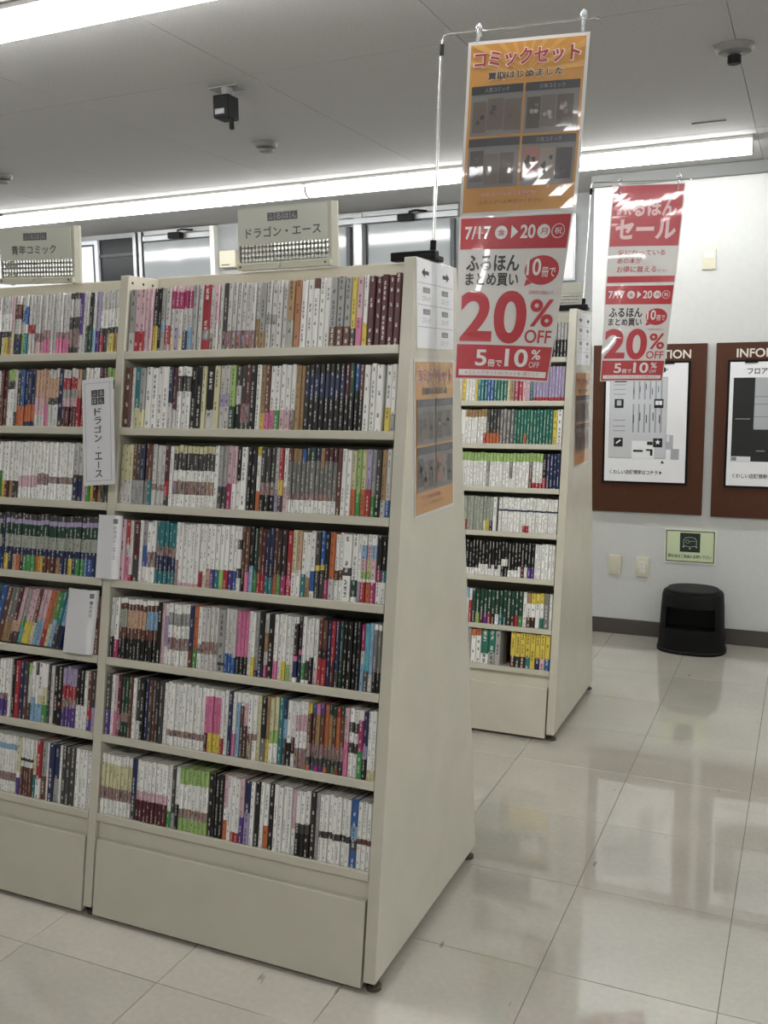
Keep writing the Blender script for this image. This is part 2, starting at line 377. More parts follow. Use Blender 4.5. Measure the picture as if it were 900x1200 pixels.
def jitter(c, a, s=.14):
    g = .3 * c[0] + .59 * c[1] + .11 * c[2]; c = [x * (1 - s) + g * s for x in c[:3]]
    return tuple(max(0, min(1, x * a)) for x in c[:3]) + (1,)
class BookMesh:
    """accumulates book shells with face colours and metric print coordinates"""
    def __init__(s): s.v = []; s.f = []; s.base = []; s.ink = []; s.mode = []; s.uv = []; s.mi = []
    def quad(s, pts, base, ink=(0, 0, 0, 1), mode=0, uv=None, mi=0):
        i = len(s.v); s.v += [tuple(p) for p in pts]; s.f.append((i, i+1, i+2, i+3)); s.base.append(base); s.ink.append(ink); s.mode.append(mode); s.uv += uv or [(0, 0)] * 4; s.mi.append(mi)
    def shell(s, w, h, d, zones, M, seed, out=0.0, cap=True, z0=0.0):
        c = min(.0030, w * .24); x0, x1 = .0008 - out, w - .0008 + out; yf = -out
        sec = [(x0, d), (x0, yf + c), (x0 + c, yf), (x1 - c, yf), (x1, yf + c), (x1, d)]
        z = z0 + h; tot = sum(q[1] for q in zones)
        for ch, pc, cb in zones:
            zb = z - h * pc / tot
            base = cb; dk = ch in DARK
            ink = lin('e6e2da') if dk else lin('2c2a2e')
            mode = 2 if ch == '*' else (1 if pc * h > 1.6 else 0)
            for k in range(5):
                a, b = sec[k], sec[k+1]
                pts = [M @ Vector((a[0], a[1], zb)), M @ Vector((b[0], b[1], zb)), M @ Vector((b[0], b[1], z)), M @ Vector((a[0], a[1], z))]
                if k == 2:
                    uv = [(0, zb / w + seed), (1, zb / w + seed), (1, z / w + seed), (0, z / w + seed)]; s.quad(pts, base, ink, mode, uv)
                else: s.quad(pts, base)
            z = zb
        top, bot = z0 + h, z0
        if cap:      # thin board edges round an open top, sunk page block
            t = .0009; c0 = zones[0][2]; cl = zones[-1][2]
            ins = [(x0 + t, d), (x0 + t, yf + c), (x0 + c, yf + t), (x1 - c, yf + t), (x1 - t, yf + c), (x1 - t, d)]
            for k in range(5):
                a, b, ai, bi = sec[k], sec[k+1], ins[k], ins[k+1]
                s.quad([M @ Vector((a[0], a[1], top)), M @ Vector((b[0], b[1], top)), M @ Vector((bi[0], bi[1], top)), M @ Vector((ai[0], ai[1], top))], c0)
                s.quad([M @ Vector((ai[0], ai[1], top)), M @ Vector((bi[0], bi[1], top)), M @ Vector((bi[0], bi[1], bot)), M @ Vector((ai[0], ai[1], bot))], c0)
            s.quad([M @ Vector((x0, yf + c, bot)), M @ Vector((x0, d, bot)), M @ Vector((x1, d, bot)), M @ Vector((x1, yf + c, bot))], cl)
    def pages(s, w, h, d, M, mi):
        x0, x1, y0, y1, z0, z1 = .0018, w - .0018, .002, d - .002, .001, h - .0025
        P = lambda x, y, z: M @ Vector((x, y, z)); c = (1, 1, 1, 1)
        s.quad([P(x0, y0, z1), P(x1, y0, z1), P(x1, y1, z1), P(x0, y1, z1)], c, mi=mi)
        s.quad([P(x0, y0, z0), P(x0, y1, z0), P(x1, y1, z0), P(x1, y0, z0)], c, mi=mi)
        s.quad([P(x0, y0, z0), P(x1, y0, z0), P(x1, y0, z1), P(x0, y0, z1)], c, mi=mi)
        s.quad([P(x0, y1, z0), P(x0, y1, z1), P(x1, y1, z1), P(x1, y1, z0)], c, mi=mi)
        s.quad([P(x0, y0, z0), P(x0, y0, z1), P(x0, y1, z1), P(x0, y1, z0)], c, mi=mi)
        s.quad([P(x1, y0, z0), P(x1, y1, z0), P(x1, y1, z1), P(x1, y0, z1)], c, mi=mi)
    def mesh(s, name, mats):
        me = bpy.data.meshes.new(name); me.from_pydata(s.v, [], s.f)
        for m in mats: me.materials.append(m)
        me.polygons.foreach_set('material_index', s.mi)
        for nm, dat in (('base', s.base), ('ink', s.ink)):
            a = me.attributes.new(nm, 'FLOAT_COLOR', 'FACE'); a.data.foreach_set('color', [x for c in dat for x in c])
        a = me.attributes.new('mode', 'FLOAT', 'FACE'); a.data.foreach_set('value', [float(x) for x in s.mode])
        u = me.uv_layers.new(name='UVMap'); u.data.foreach_set('uv', [x for p in s.uv for x in p])
        return me

# series read along each shelf: count, relative thickness : bands of colour from top to bottom in per cent
ROWS1 = [
 "1,35:g70w30 2,29:p68R32 2,22:p70p30 1,24:K60Y40 1,22:K95g5 1,25:g55b15g30 1,30:w60R30p10 1,22:p8M27w40y25 1,27:p8M27w30v35 1,24:p8M27w40y25 1,26:p8M27w35N30 1,26:p8M27w30b35 1,28:g100 1,26:w100 1,45:R68*17R15 1,26:w75*25 1,28:p60w40 1,22:w100 1,26:k75*25 6,27:w72*28 1,25:w55o25*20 1,33:g75o25 2,32:w50g15w35 2,30:w100 1,38:o60a40 1,38:q100 2,34:W100 1,34:n15W85 2,34:W100 3,40:g72n28 1,32:Y75k25 1,36:p60P40 1,28:W70Y30 5,38:r100",
 "1,38:n100 1,20:w100 1,30:T68y32 1,30:g70y30 4,34:W100 1,25:N60w40 1,22:r70w30 3,27:W15k25W15W45 2,32:K100 1,25:y100 1,45:K70w30 1,32:y100 2,30:w45v20w35 1,32:e65D35 1,30:k30w30K40 1,30:k60*30k10 1,26:n60*30k10 1,32:K100 1,28:W100 1,26:o75Y25 1,28:n75P25 1,30:W70P30 1,30:W70E30 2,30:W70p30 1,28:W70*30 1,28:o100 1,22:o100 8,29:K15N35K50 1,28:r50K50 1,28:D50K50 1,28:B40K60 1,28:n50K50 2,34:W100 1,42:W100 1,14:_ 1,36:W65Y35 1,28:W75g25",
 "3,24:y60w40 1,23:n60g40 1,23:k60g40 1,23:N60g40 1,23:n60g40 1,23:n60T40 3,24:w65*10w25 1,25:r60R25k15 1,22:W100 10,24:y12k28W18*22W20 1,25:W100 2,24:g65k35 1,30:p60M40 1,26:p60W40 1,26:K55W45 1,34:W100 2,26:K100 1,26:Y15W55O30 3,27:k55*20K25 1,25:w65v35 1,26:R50Y25k25 1,26:W60p40 1,25:n20G50*10W20 2,25:o20G50*10W20 1,25:B20G50*10W20 1,25:k20G50*10W20 1,31:D20G50*10W20 1,25:N20G50*10W20 1,25:o30G40*10W20 3,25:r20G50*10W20 1,30:n100 2,28:W100 1,28:y60O40 1,28:e65E35 1,30:y60O40 1,30:v60R40 1,26:g70E30 1,30:k70K30 1,30:o75w25 1,30:w75B25",
 "1,30:g100 1,30:p55p45 1,26:R40w20P40 1,20:w90R10 1,36:r65k35 1,20:W100 1,26:g40B35W25 2,26:W50*25W25 5,24:T40*15N25T20 1,20:W60*40 5,24:W95p5 1,24:W75R25 1,22:W80w20 1,26:W70s30 1,26:W70V30 1,26:W70T30 1,26:W70e30 1,26:W70R30 1,26:W70V30 1,26:W70B30 1,24:W20k15W30k15W20 1,24:n75K25 1,24:n70P30 1,24:K60b40 1,24:D70E30 1,24:n70R30 1,24:r70R30 2,24:N75T25 1,24:n70O30 1,24:c70E30 1,28:c70M30 1,34:R75P10R15 1,28:y65W35 1,26:s60W40 1,28:W65T35 1,28:W70o30 1,28:W60B30W10 1,27:k50Y8k42 1,27:B50Y8k42 1,28:K70M30 1,32:O70w30 2,26:W55n15W30 1,48:W50k12W38 1,38:W68D25W7 1,22:W70v30 1,30:W15b20p20e10W5R30 1,30:W15p20y20e10W5O30 1,30:W15b20p20p10W5M30 1,30:K50M18W32 1,30:K50T18W32",
 "1,25:w65K35 1,28:W70M30 2,24:W8n10a30n17K35 3,24:W8n10s30n17K35 2,24:W8n10s30n17K35 3,24:W8n10b30n17K35 1,30:K100 1,22:p100 1,22:W20v50W30 5,26:W15g20W20*20W25 1,30:N72n28 1,30:O70E30 1,26:W60*15W25 4,26:w55*20w25 1,45:g85k5g10 2,24:w70B30 1,22:w75B25 3,25:P72K28 1,24:W100 1,24:W70Y30 1,22:g90N10 1,30:K80N20 1,28:w30o30w20M20 1,38:K100 1,26:W72P28 1,26:W100 1,26:W72Y28 1,26:W75e25 1,24:W85w15 1,26:W10c50P8N25W7 1,26:c50P8N42 1,25:W70E25W5 1,25:W65k30W5 1,24:W60K40 1,28:W75p25 2,28:n45c15R40 1,26:N100 1,26:R60r40 1,25:N75k25 1,24:D100 3,30:K100 1,22:K100 1,28:M40w20b40 1,30:t70k30 1,26:b75w25 2,26:W8G62K30",
 "1,28:k60V40 1,22:W100 1,22:p60P40 1,24:r65*25r10 2,24:D60*15D25 1,22:n100 1,24:W100 1,26:k70W30 1,26:K100 1,24:N100 1,24:n60k40 1,24:k60n40 1,24:c100 1,26:k100 1,24:W100 10,24:W75*10W15 1,26:W12P58r30 3,26:W12P58Y30 1,20:W75R25 1,24:W100 1,28:N100 1,22:W65P35 1,26:W15b85 1,26:W20n30k50 1,26:W15p35r50 1,30:W60*40 1,28:W60*10W30 1,24:y100 1,34:K65G35 1,24:o65Y35 2,26:y50e20W30 1,30:T100 1,24:N30b30k40 1,30:W65K35 1,26:W55r25W20 3,26:W20p25W25*30 1,26:Y15n45*20k12O8 1,26:B15n45*20k12B8 1,26:P15o45*20k12M8 1,26:V15n45*20k12V8 1,26:O15O45*20k12O8 1,26:D15o45*20k12k8 1,26:D15n45*20k12E8 1,26:R15O45*20k12R8 1,26:D15n45*20k12D8 1,28:p50P50 2,30:W20k15W15k15W35 1,34:W15M45E40 1,28:N50v20K30 2,28:W85y15",
 "8,22:W15y40*20W25 1,28:N60k40 8,23:W50p15r35 1,24:W75E25 1,24:k75g25 1,24:W60K40 7,24:e25W40*15e20 1,30:K100 1,10:K100 2,25:K100 1,25:p50W20O30 1,25:W100 2,25:W85R15 1,25:p60V40 1,36:N50v50 1,24:W100 1,30:K100 1,24:W100 1,28:W65O35 1,32:K100 4,26:W100 1,24:p60W40 3,28:W50k15K35 1,34:c100 1,22:g100 7,26:W55k10W35 1,40:B40b20k15B25 3,28:W55n8W37",
]
ROWS2 = [
 "1,25:p60y40 2,28:w15n25w25k10N25 1,30:w25B20w20e35 1,28:w20B30w15T35 2,28:w50R15w35 3,26:w65*15p20 2,28:w60*15P25 2,25:w100 4,26:w65*10P25 3,27:k10w30k20*30k10 1,30:V70w30 1,24:w100 1,26:w55D45 1,28:K55D45 1,26:w60b40 1,28:v65V35 1,30:w30W30k10R30 1,30:w30W30k40 1,30:w30W30k10y30 1,30:w30W30k10Y30 1,30:w30W30k10o30",
 "1,26:w75k25 1,36:k65O35 1,30:B65O35 3,30:N62O30N8 3,27:s50p30w20 1,28:s60P40 3,28:w15s35k12w38 1,40:N85k15 4,28:w15R20g15p15r35 1,34:s50R50 1,30:k60R40 4,28:W70e30 2,30:r50n50 2,30:e20k15W65",
 "6,26:W60p20W20 3,28:W55*20W25 8,26:W60*12W28 2,36:w55k10N35 1,30:W55p45 1,34:W52E48 1,30:W70Y30 1,34:W70r30 1,28:W70o30 2,30:W70k30",
 " ".join("1,33:k10v8D20a22N12%s28" % c for c in "YNsONEEEOYnnroNNYNEEBBNB") + " 1,30:N100",
 "2,34:G55*10o35 1,34:r60s20k20 1,30:p60s20n20 1,30:g50E20t30 2,32:p60Y40 1,32:n60y40 2,32:p55b45 1,34:O50O20R30 1,32:o60y40 1,34:E50b50 1,34:T60k40 1,34:b60N40 1,170:_ 1,40:B70g30 1,46:n100",
 "3,30:W60*10V30 1,26:W100 1,30:K100 1,38:R100 1,34:N100 1,34:k60n40 1,26:e20w50k30 1,30:W60b40 1,24:k20W50b30 1,40:W55y15b30 1,40:W40y30E30 1,24:k100 1,30:w100 2,36:K60r10K30 4,28:v30R22*15V33 2,30:K60W40 1,30:W100 1,34:n60R20V20 1,30:k60v40",
 "7,24:W15b10W40*15W20 1,30:y60W10V30 4,25:W35k5W10n25n25 1,30:W25y35T40 1,40:R65W35 1,40:g60n40 1,20:W100 1,46:N100 1,40:N60g40 1,20:W100 3,36:k70k30 4,32:W100",
]
ROWS3 = [
 "8,26:W70b30 12,26:g50K50",
 "3,22:W100 1,32:Y100 3,25:W100 1,22:Y100 3,26:T100 2,26:B100 4,26:j100 1,26:y100 1,36:o100 1,30:M100 1,30:R100 2,30:c40p60 1,22:T100 10,24:v90R10",
 "6,25:o22W78 1,25:o22W48R30 4,26:k70O30 4,28:G100 3,25:j100 1,25:j70O30 8,25:j100 1,34:Y100 1,40:W100",
 "9,26:e25W75 1,26:e25G30a45 6,26:e25W75 1,26:e25G50W25 5,26:e25W75 1,26:e25G30n45 3,26:e25W60R15 1,28:K70R30 4,26:N100",
 "1,26:a70R30 5,26:a100 1,26:a70y30 1,26:a70Y30 1,26:a70N30 1,30:W100 1,16:K100 8,24:W35N5W60 2,24:W35N5W40R20 9,24:W35N5W60",
 "1,26:K68W32 4,26:K80W20 3,26:K68W32 1,26:K80W20 1,26:K68W32 1,26:K80W20 1,26:K68W32 2,26:K50W20K30 3,26:K80W20 1,26:K68W32 1,26:K65r35 1,26:K68W32 2,26:K70V30 6,26:W100",
 "1,60:b30W70 1,26:W35R65 1,31:D70K30 1,31:D70e30 1,31:D70r30 1,31:D70V30 1,31:D70R30 1,31:D70K30 1,31:D70W30 1,31:D70T30 2,31:D100 1,31:D70r30 1,31:D70R30 1,31:D70E30 1,30:W100 1,34:o30W40n30 1,34:Y30W40c30 1,34:Y30W70 1,30:Y30W40j30 1,40:G100 1,24:W100",
 "1,30:w40O30w30 1,36:T100 1,26:g100 2,40:O20W80 1,60:j70W30 1,55:j65g35 1,40:g100 1,80:_ 1,38:Y68r32 1,38:Y68D32 1,38:Y68r32 1,38:Y68T32 1,38:Y100 1,38:Y68N32 1,38:Y68p32 1,38:Y68B32",
]
def parse(row):
    out = []
    for tok in row.split():
        hd, z = tok.split(':'); n, w = hd.split(',')
        zs = [] if z == '_' else [(a, int(b)) for a, b in re.findall(r'([A-Za-z*])(\d+)', z)]
        out += [(float(w), zs)] * int(n)
    return out
BOOKS = []   # dicts
def lay_row(case_id, row_i, series, xi0, xi1, y0, z, h, dep, mmscale=None, align='fill', vp=2107.0, pxl=None, pxr=None):
    ws = [w for w, _ in series]
    L0, L1 = xi0 + .004, xi1 - .004
    if align == 'fill':      # thickness read from the picture, evened out for the nearer right end
        tot = sum(ws); xs_ = [0]
        for w in ws: xs_.append(xs_[-1] + w)
        px = [pxl + (pxr - pxl) * t / tot for t in xs_]
        Bc = (L1 - L0) / (1 / (pxr + vp) - 1 / (pxl + vp)); Ac = L0 - Bc / (pxl + vp)
        X = [Ac + Bc / (p + vp) for p in px]
        items = [(X[i], X[i+1] - X[i], series[i][1]) for i in range(len(series))]
    else:                    # packed against the right end, run on to the left
        items = []; x = L1; k = len(series) - 1
        while True:
            w = series[k % len(series)][0] * mmscale
            if x - w < L0: break
            x -= w; items.append((x, w, series[k % len(series)][1])); k -= 1
        items.reverse()
    n = 0
    for q, (x, w, zs) in enumerate(items):
        n += 1
        if not zs: n -= 1; continue
        BOOKS.append(dict(case=case_id, row=row_i, pos=n, x=x, w=w, zs=zs, z=z, y0=y0, h=h * random.uniform(.975, 1.01), d=dep * random.uniform(.97, 1.02), in_=.004 + random.random() * .006, lean=0.0))
    for b in BOOKS:
        if b['case'] == case_id and b['row'] == row_i: b['n'] = n
PXL = [143, 141, 136, 134, 127, 121, 117]; PXR = [465, 460, 456, 450, 445, 439, 433]
HT1 = [.186, .177, .176, .178, .176, .178, .176]
for i, row in enumerate(ROWS1): lay_row('near', i, parse(row), bay1[0], bay1[1], Y1, LIP1[i], HT1[i], .115, pxl=PXL[i], pxr=PXR[i])
for i, row in enumerate(ROWS2): lay_row('left', i, parse(row), bay2[0], bay2[1], Y1, LIP1[i], HT1[i], .115, mmscale=.00048, align='right')
for i, row in enumerate(ROWS3): lay_row('back', i, parse(row), bay3[0], bay3[1], Y2, LIP2[i], .152, .108, mmscale=.00058, align='right')
# the leaning run on the fifth shelf of the left bay
lean = [b for b in BOOKS if b['case'] == 'left' and b['row'] == 4 and b['x'] < bay2[1] - .13]
for b in lean: b['lean'] = math.radians(13)
for b in BOOKS:
    z = b['z'] + .0006; base = Vector((b['x'], b['y0'] + SL * b['z'], z)) + IN * b['in_']
    M = Matrix(((1, 0, 0, base.x), (0, IN.y, UP.y, base.y), (0, IN.z, UP.z, base.z), (0, 0, 0, 1)))
    if b['lean']: M = M @ Matrix.Translation((b['w'] - .03, 0, 0)) @ Matrix.Rotation(b['lean'], 4, 'Y') @ Matrix.Translation((-b['w'], 0, b['w'] * math.sin(b['lean'])))
    b['M'] = M
    a = random.uniform(.93, 1.04)
    b['zones'] = [(c, p, jitter(lin(PAL[c]) if c != '*' else lin('9a8580'), a)) for c, p in b['zs']]
    c = base + UP * .09; v = c - Vector((0, 0, EYE)); dep = v.dot(FW)
    b['area'] = 0.0
    if dep > 0:
        px = 450 + 1115.96 * v.dot(RT) / dep; py = 600 + 1115.96 * v.dot(DN) / dep
        vis = px > 4 and not (b['case'] == 'back' and (px < 545 or b['row'] == 0))
        if b['case'] == 'left' and b['row'] == 4 and 72 < px < 112: vis = False
        b['area'] = b['w'] * b['h'] * (.75 + .25) / dep ** 2 if vis else 0
    b['seed'] = random.uniform(0, 90)
BOOKS.sort(key=lambda b: -b['area'])
ONES = 'first second third fourth fifth sixth seventh eighth ninth tenth eleventh twelfth thirteenth fourteenth fifteenth sixteenth seventeenth eighteenth nineteenth'.split()
TENS = {20: 'twent', 30: 'thirt', 40: 'fort', 50: 'fift', 60: 'sixt', 70: 'sevent'}
def ordinal(n):
    if n < 20: return ONES[n - 1]
    t = TENS[n // 10 * 10]
    return t + 'ieth' if n % 10 == 0 else t + 'y-' + ONES[n % 10 - 1]
NIND = 300
ind = BOOKS[:NIND]; rest = BOOKS[NIND:]
stuff = BookMesh()
for b in rest:
    stuff.shell(b['w'], b['h'], b['d'], b['zones'], b['M'], b['seed']); stuff.pages(b['w'], b['h'], b['d'], b['M'], 1)
o = link('comic_book_rows', stuff.mesh('paperback_books', [M_BOOK, M_PAGE]))
tag(o, 'remaining rows of small comic books on the left and rear shelves', 'books', kind='stuff')
I4 = Matrix.Identity(4)
ind.sort(key=lambda b: (b['case'], b['row'], b['pos']))
SHELF = ['top', 'second', 'third', 'fourth', 'fifth', 'sixth', 'bottom']
for b in ind:
    zs = b['zones']; band = None
    if len(zs) > 1 and 18 <= zs[-1][1] <= 45 and zs[-1][0] not in ('*', zs[0][0]):
        band = zs[-1]; zs = zs[:-2] + [(zs[-2][0], zs[-2][1] + band[1], zs[-2][2])]
    bm_ = BookMesh(); bm_.shell(b['w'], b['h'], b['d'], zs, I4, b['seed'])
    o = link('paperback_book', bm_.mesh('paperback_book', [M_BOOK])); o.matrix_world = b['M']
    pg = BookMesh(); pg.pages(b['w'], b['h'], b['d'], I4, 0)
    link('page_block', pg.mesh('page_block', [M_PAGE]), o)
    main = max(zs, key=lambda q: q[1] if q[0] != '*' else 0)
    txt = WORD[main[0]] + ' comic'
    if band is not None:
        pb = BookMesh(); hb = b['h'] * band[1] / 100
        pb.shell(b['w'], hb, b['d'] * .9, [(band[0], 100, band[2])], I4, b['seed'] + 3, out=.00025, cap=False, z0=.0005)
        p = link('paper_band', pb.mesh('paper_band', [M_BOOK]), o); p['label'] = WORD[band[0]] + ' paper band'
        txt += ' with %s band' % WORD[band[0]]
    if b['case'] == 'near': txt += ', %s from left, %s shelf of nearest bay' % (ordinal(b['pos']), SHELF[b['row']])
    else: txt += ', %s from right, %s shelf of left bay' % (ordinal(b['n'] - b['pos'] + 1), SHELF[b['row']])
    tag(o, txt, 'book', 'comic books on the near bookcases')

# ------------------------------------------------------------------ print (flat lettering and graphics)
def text_mesh(s, bold=0.0, leading=1.0):
    cu = bpy.data.curves.new('t', 'FONT'); cu.body = s; cu.size = 1.0; cu.resolution_u = 6 if s.isascii() else 3; cu.offset = bold; cu.align_x = 'CENTER'; cu.space_line = leading; cu.fill_mode = 'FRONT'
    ob = bpy.data.objects.new('t', cu); COL.objects.link(ob)
    dg = bpy.context.evaluated_depsgraph_get()
    me = bpy.data.meshes.new_from_object(ob.evaluated_get(dg))
    vs = [(v.co.x, v.co.y) for v in me.vertices]; fs = [tuple(p.vertices) for p in me.polygons]
    bpy.data.objects.remove(ob); bpy.data.curves.remove(cu); bpy.data.meshes.remove(me)
    return vs, fs
def pm(col, gloss):
    return mat('print_%s_%s' % (col.strip('#'), 'g' if gloss else 'm'), col, .35 if gloss else .6, coat=1.0 if gloss else 0)
class Print:
    def __init__(s, gloss=False): s.v = []; s.f = []; s.c = []; s.cols = []; s.gloss = gloss
    def _ci(s, c):
        if c not in s.cols: s.cols.append(c)
        return s.cols.index(c)
    def rect(s, x0, y0, x1, y1, c, L=1, n=None):
        nx, ny = n or (max(1, int(abs(x1 - x0) / .03)), max(1, int(abs(y1 - y0) / .03))); i0 = len(s.v); ci = s._ci(c)
        for j in range(ny + 1):
            for i in range(nx + 1): s.v.append((x0 + (x1 - x0) * i / nx, y0 + (y1 - y0) * j / ny, L))
        for j in range(ny):
            for i in range(nx):
                a = i0 + j * (nx + 1) + i; s.f.append((a, a + 1, a + nx + 2, a + nx + 1)); s.c.append(ci)
        return s
    def poly(s, pts, c, L=1):
        i0 = len(s.v); s.v += [(p[0], p[1], L) for p in pts]; s.f.append(tuple(range(i0, i0 + len(pts)))); s.c.append(s._ci(c)); return s
    def ell(s, cx, cy, rx, ry, c, L=1, n=24):
        i0 = len(s.v); ci = s._ci(c); s.v.append((cx, cy, L)); m = max(1, int(max(rx, ry) / .012))
        for q in range(1, m + 1):
            for k in range(n): s.v.append((cx + rx * q / m * math.cos(2*math.pi*k/n), cy + ry * q / m * math.sin(2*math.pi*k/n), L))
        for k in range(n): s.f.append((i0, i0 + 1 + k, i0 + 1 + (k + 1) % n)); s.c.append(ci)
        for q in range(1, m):
            a, b = i0 + 1 + (q - 1) * n, i0 + 1 + q * n
            for k in range(n): s.f.append((a + k, b + k, b + (k + 1) % n, a + (k + 1) % n)); s.c.append(ci)
        return s
    def line(s, x0, y0, x1, y1, w, c, L=1):
        d = Vector((x1 - x0, y1 - y0)); n = Vector((-d.y, d.x)).normalized() * w / 2
        return s.poly([(x0 + n.x, y0 + n.y), (x0 - n.x, y0 - n.y), (x1 - n.x, y1 - n.y), (x1 + n.x, y1 + n.y)], c, L)
    def frame(s, x0, y0, x1, y1, w, c, L=1):
        s.rect(x0, y0, x1, y0 + w, c, L); s.rect(x0, y1 - w, x1, y1, c, L); s.rect(x0, y0 + w, x0 + w, y1 - w, c, L); s.rect(x1 - w, y0 + w, x1, y1 - w, c, L); return s
    def text(s, t, x0, y0, x1, y1, c, L=2, bold=0.0, leading=1.0, rot=0):
        vs, fs = text_mesh(t, bold, leading)
        if not vs: return s
        if rot: vs = [(-y, x) if rot > 0 else (y, -x) for x, y in vs]
        ax, bx = min(v[0] for v in vs), max(v[0] for v in vs); ay, by = min(v[1] for v in vs), max(v[1] for v in vs)
        i0 = len(s.v); ci = s._ci(c)
        for x, y in vs: s.v.append((x0 + (x - ax) / (bx - ax) * (x1 - x0), y0 + (y - ay) / max(by - ay, 1e-6) * (y1 - y0), L))
        for f in fs: s.f.append(tuple(i0 + k for k in f)); s.c.append(ci)
        return s
    def build(s, name, parent, fn):
        me = bpy.data.meshes.new(name); org = parent_world(parent)
        me.from_pydata([tuple(Vector(fn(x, y, .0006 * L)) - org) for x, y, L in s.v], [], s.f)
        for c in s.cols: me.materials.append(pm(c, s.gloss))
        me.polygons.foreach_set('material_index', s.c)
        return link(name, me, parent)
def sheet(name, parent, fn, W, H, material, t=.0006, nx=12, ny=16):
    """thin bendable sheet: front and back skins joined at the rim"""
    org = parent_world(parent) if parent is not None else Vector((0, 0, 0)); v = []; f = []
    for o_ in (0, -t):
        for j in range(ny + 1):
            for i in range(nx + 1): v.append(tuple(Vector(fn(W * i / nx, H * j / ny, o_)) - org))
    n = (nx + 1) * (ny + 1); id_ = lambda i, j: j * (nx + 1) + i
    for j in range(ny):
        for i in range(nx):
            a, b, c, d = id_(i, j), id_(i+1, j), id_(i+1, j+1), id_(i, j+1); f.append((a, b, c, d)); f.append((n+d, n+c, n+b, n+a))
    rim = [id_(i, 0) for i in range(nx)] + [id_(nx, j) for j in range(ny)] + [id_(i, ny) for i in range(nx, 0, -1)] + [id_(0, j) for j in range(ny, 0, -1)]
    for k in range(len(rim)):
        a, b = rim[k], rim[(k+1) % len(rim)]; f.append((b, a, n + a, n + b))
    me = bpy.data.meshes.new(name); me.from_pydata(v, [], f); me.materials.append(material)
    for p in me.polygons: p.use_smooth = True
    me.set_sharp_from_angle(angle=.6)
    return link(name, me, parent)
def plane_fn(o, u, v):      # flat placement: origin, unit axes
    o, u, v = Vector(o), Vector(u).normalized(), Vector(v).normalized(); n = u.cross(v)
    return lambda x, y, k: o + u * x + v * y + n * k
def quad_fn(TL, TR, BL, BR, W, H, bulge=None):
    TL, TR, BL, BR = map(Vector, (TL, TR, BL, BR)); nrm = (BR - BL).cross(TL - BL).normalized()
    def fn(x, y, k):
        a, b = x / W, y / H
        p = (BL * (1 - a) + BR * a) * (1 - b) + (TL * (1 - a) + TR * a) * b
        return p + nrm * (k + (bulge(a, b) if bulge else 0))
    return fn

RED, ORG, ORG2, GREYD, WHT, INK = '#b3303a', '#bd863f', '#c89650', '#3c4046', '#dcd8d6', '#26262a'
def art_set(P, W, H, m=.008):
    """orange comic-set poster"""
    P.rect(m, m, W - m, H - m, ORG, 1)
    cx, cy = W * .5, H * .80
    for k in range(10):
        a0 = math.pi * (k + .1) / 10; a1 = math.pi * (k + .45) / 10
        def edge(a):
            dx, dy = math.cos(a), math.sin(a); t = min((W/2 - m) / abs(dx) if abs(dx) > 1e-6 else 9, (H - m - cy) / dy if dy > 1e-6 else 9); return (cx + dx * t, cy + dy * t)
        P.poly([(cx, cy), edge(a0), edge(a1)], ORG2, 2)
    P.text('コミックセット', .016, H * .842, W - .016, H * .948, '#e4d3cc', 3, bold=.06)
    P.text('コミックセット', .0195, H * .848, W - .0195, H * .942, '#9c2f3b', 4, bold=.025)
    P.text('買取はじめました', .055, H * .772, W - .055, H * .822, '#e6d9c4', 3, bold=.05)
    P.text('買取はじめました', .056, H * .775, W - .056, H * .819, '#22252e', 4, bold=.02)
    heads = ['人気コミック', '少年コミック', '', '少女コミック']
    rnd = random.Random(3)
    for k in range(4):
        x0 = .016 + (k % 2) * (W / 2 - .012); x1 = x0 + W / 2 - .018; y1 = H * (.745 if k < 2 else .445); y0 = y1 - H * .285
        P.rect(x0, y0, x1, y1, '#6d6a68', 3); P.rect(x0, y1 - .02, x1, y1, '#26282c', 4)
        if heads[k]: P.text(heads[k], x0 + .035, y1 - .016, x1 - .035, y1 - .005, '#8d9096', 5)
        xx = x0 + .006
        for q in range(3):
            w = rnd.uniform(.034, .042); c = rnd.choice(['#2b2c2c', '#3a3431', '#4a3c36', '#23292a', '#5a5048']) if k < 3 else ['#8a5852', '#7d7269', '#3b3536'][q]
            yb = y0 + rnd.uniform(.006, .02); P.rect(xx, yb, xx + w, yb + .075, c, 4)
            for e in range(4):
                tx, ty = xx + w * rnd.uniform(.25, .75), yb + rnd.uniform(.018, .058); rr_ = w * .24
                P.poly([(tx + rr_ * rnd.uniform(.4, 1) * math.cos(t), ty + rr_ * rnd.uniform(.5, 1.1) * math.sin(t)) for t in (.3, 1.5, 2.6, 3.9, 5.2)], rnd.choice(['#8b8078', '#2a2828', '#6a5e54', '#9a928a'] if k == 1 else ['#4d4743', '#1f2020', '#5a4c3e', '#343230']), 5)
            xx += w + .002
    P.text('コミックセット買取で', .05, H * .105, W * .66, H * .135, '#e6c9b8', 2, bold=.05)
    P.text('コミックセット買取で', .05, H * .105, W * .66, H * .135, '#b05a44', 3, bold=.01)
    P.text('スタッフへお声がけください', .05, H * .062, W * .72, H * .086, '#5a3c20', 3)
    return P
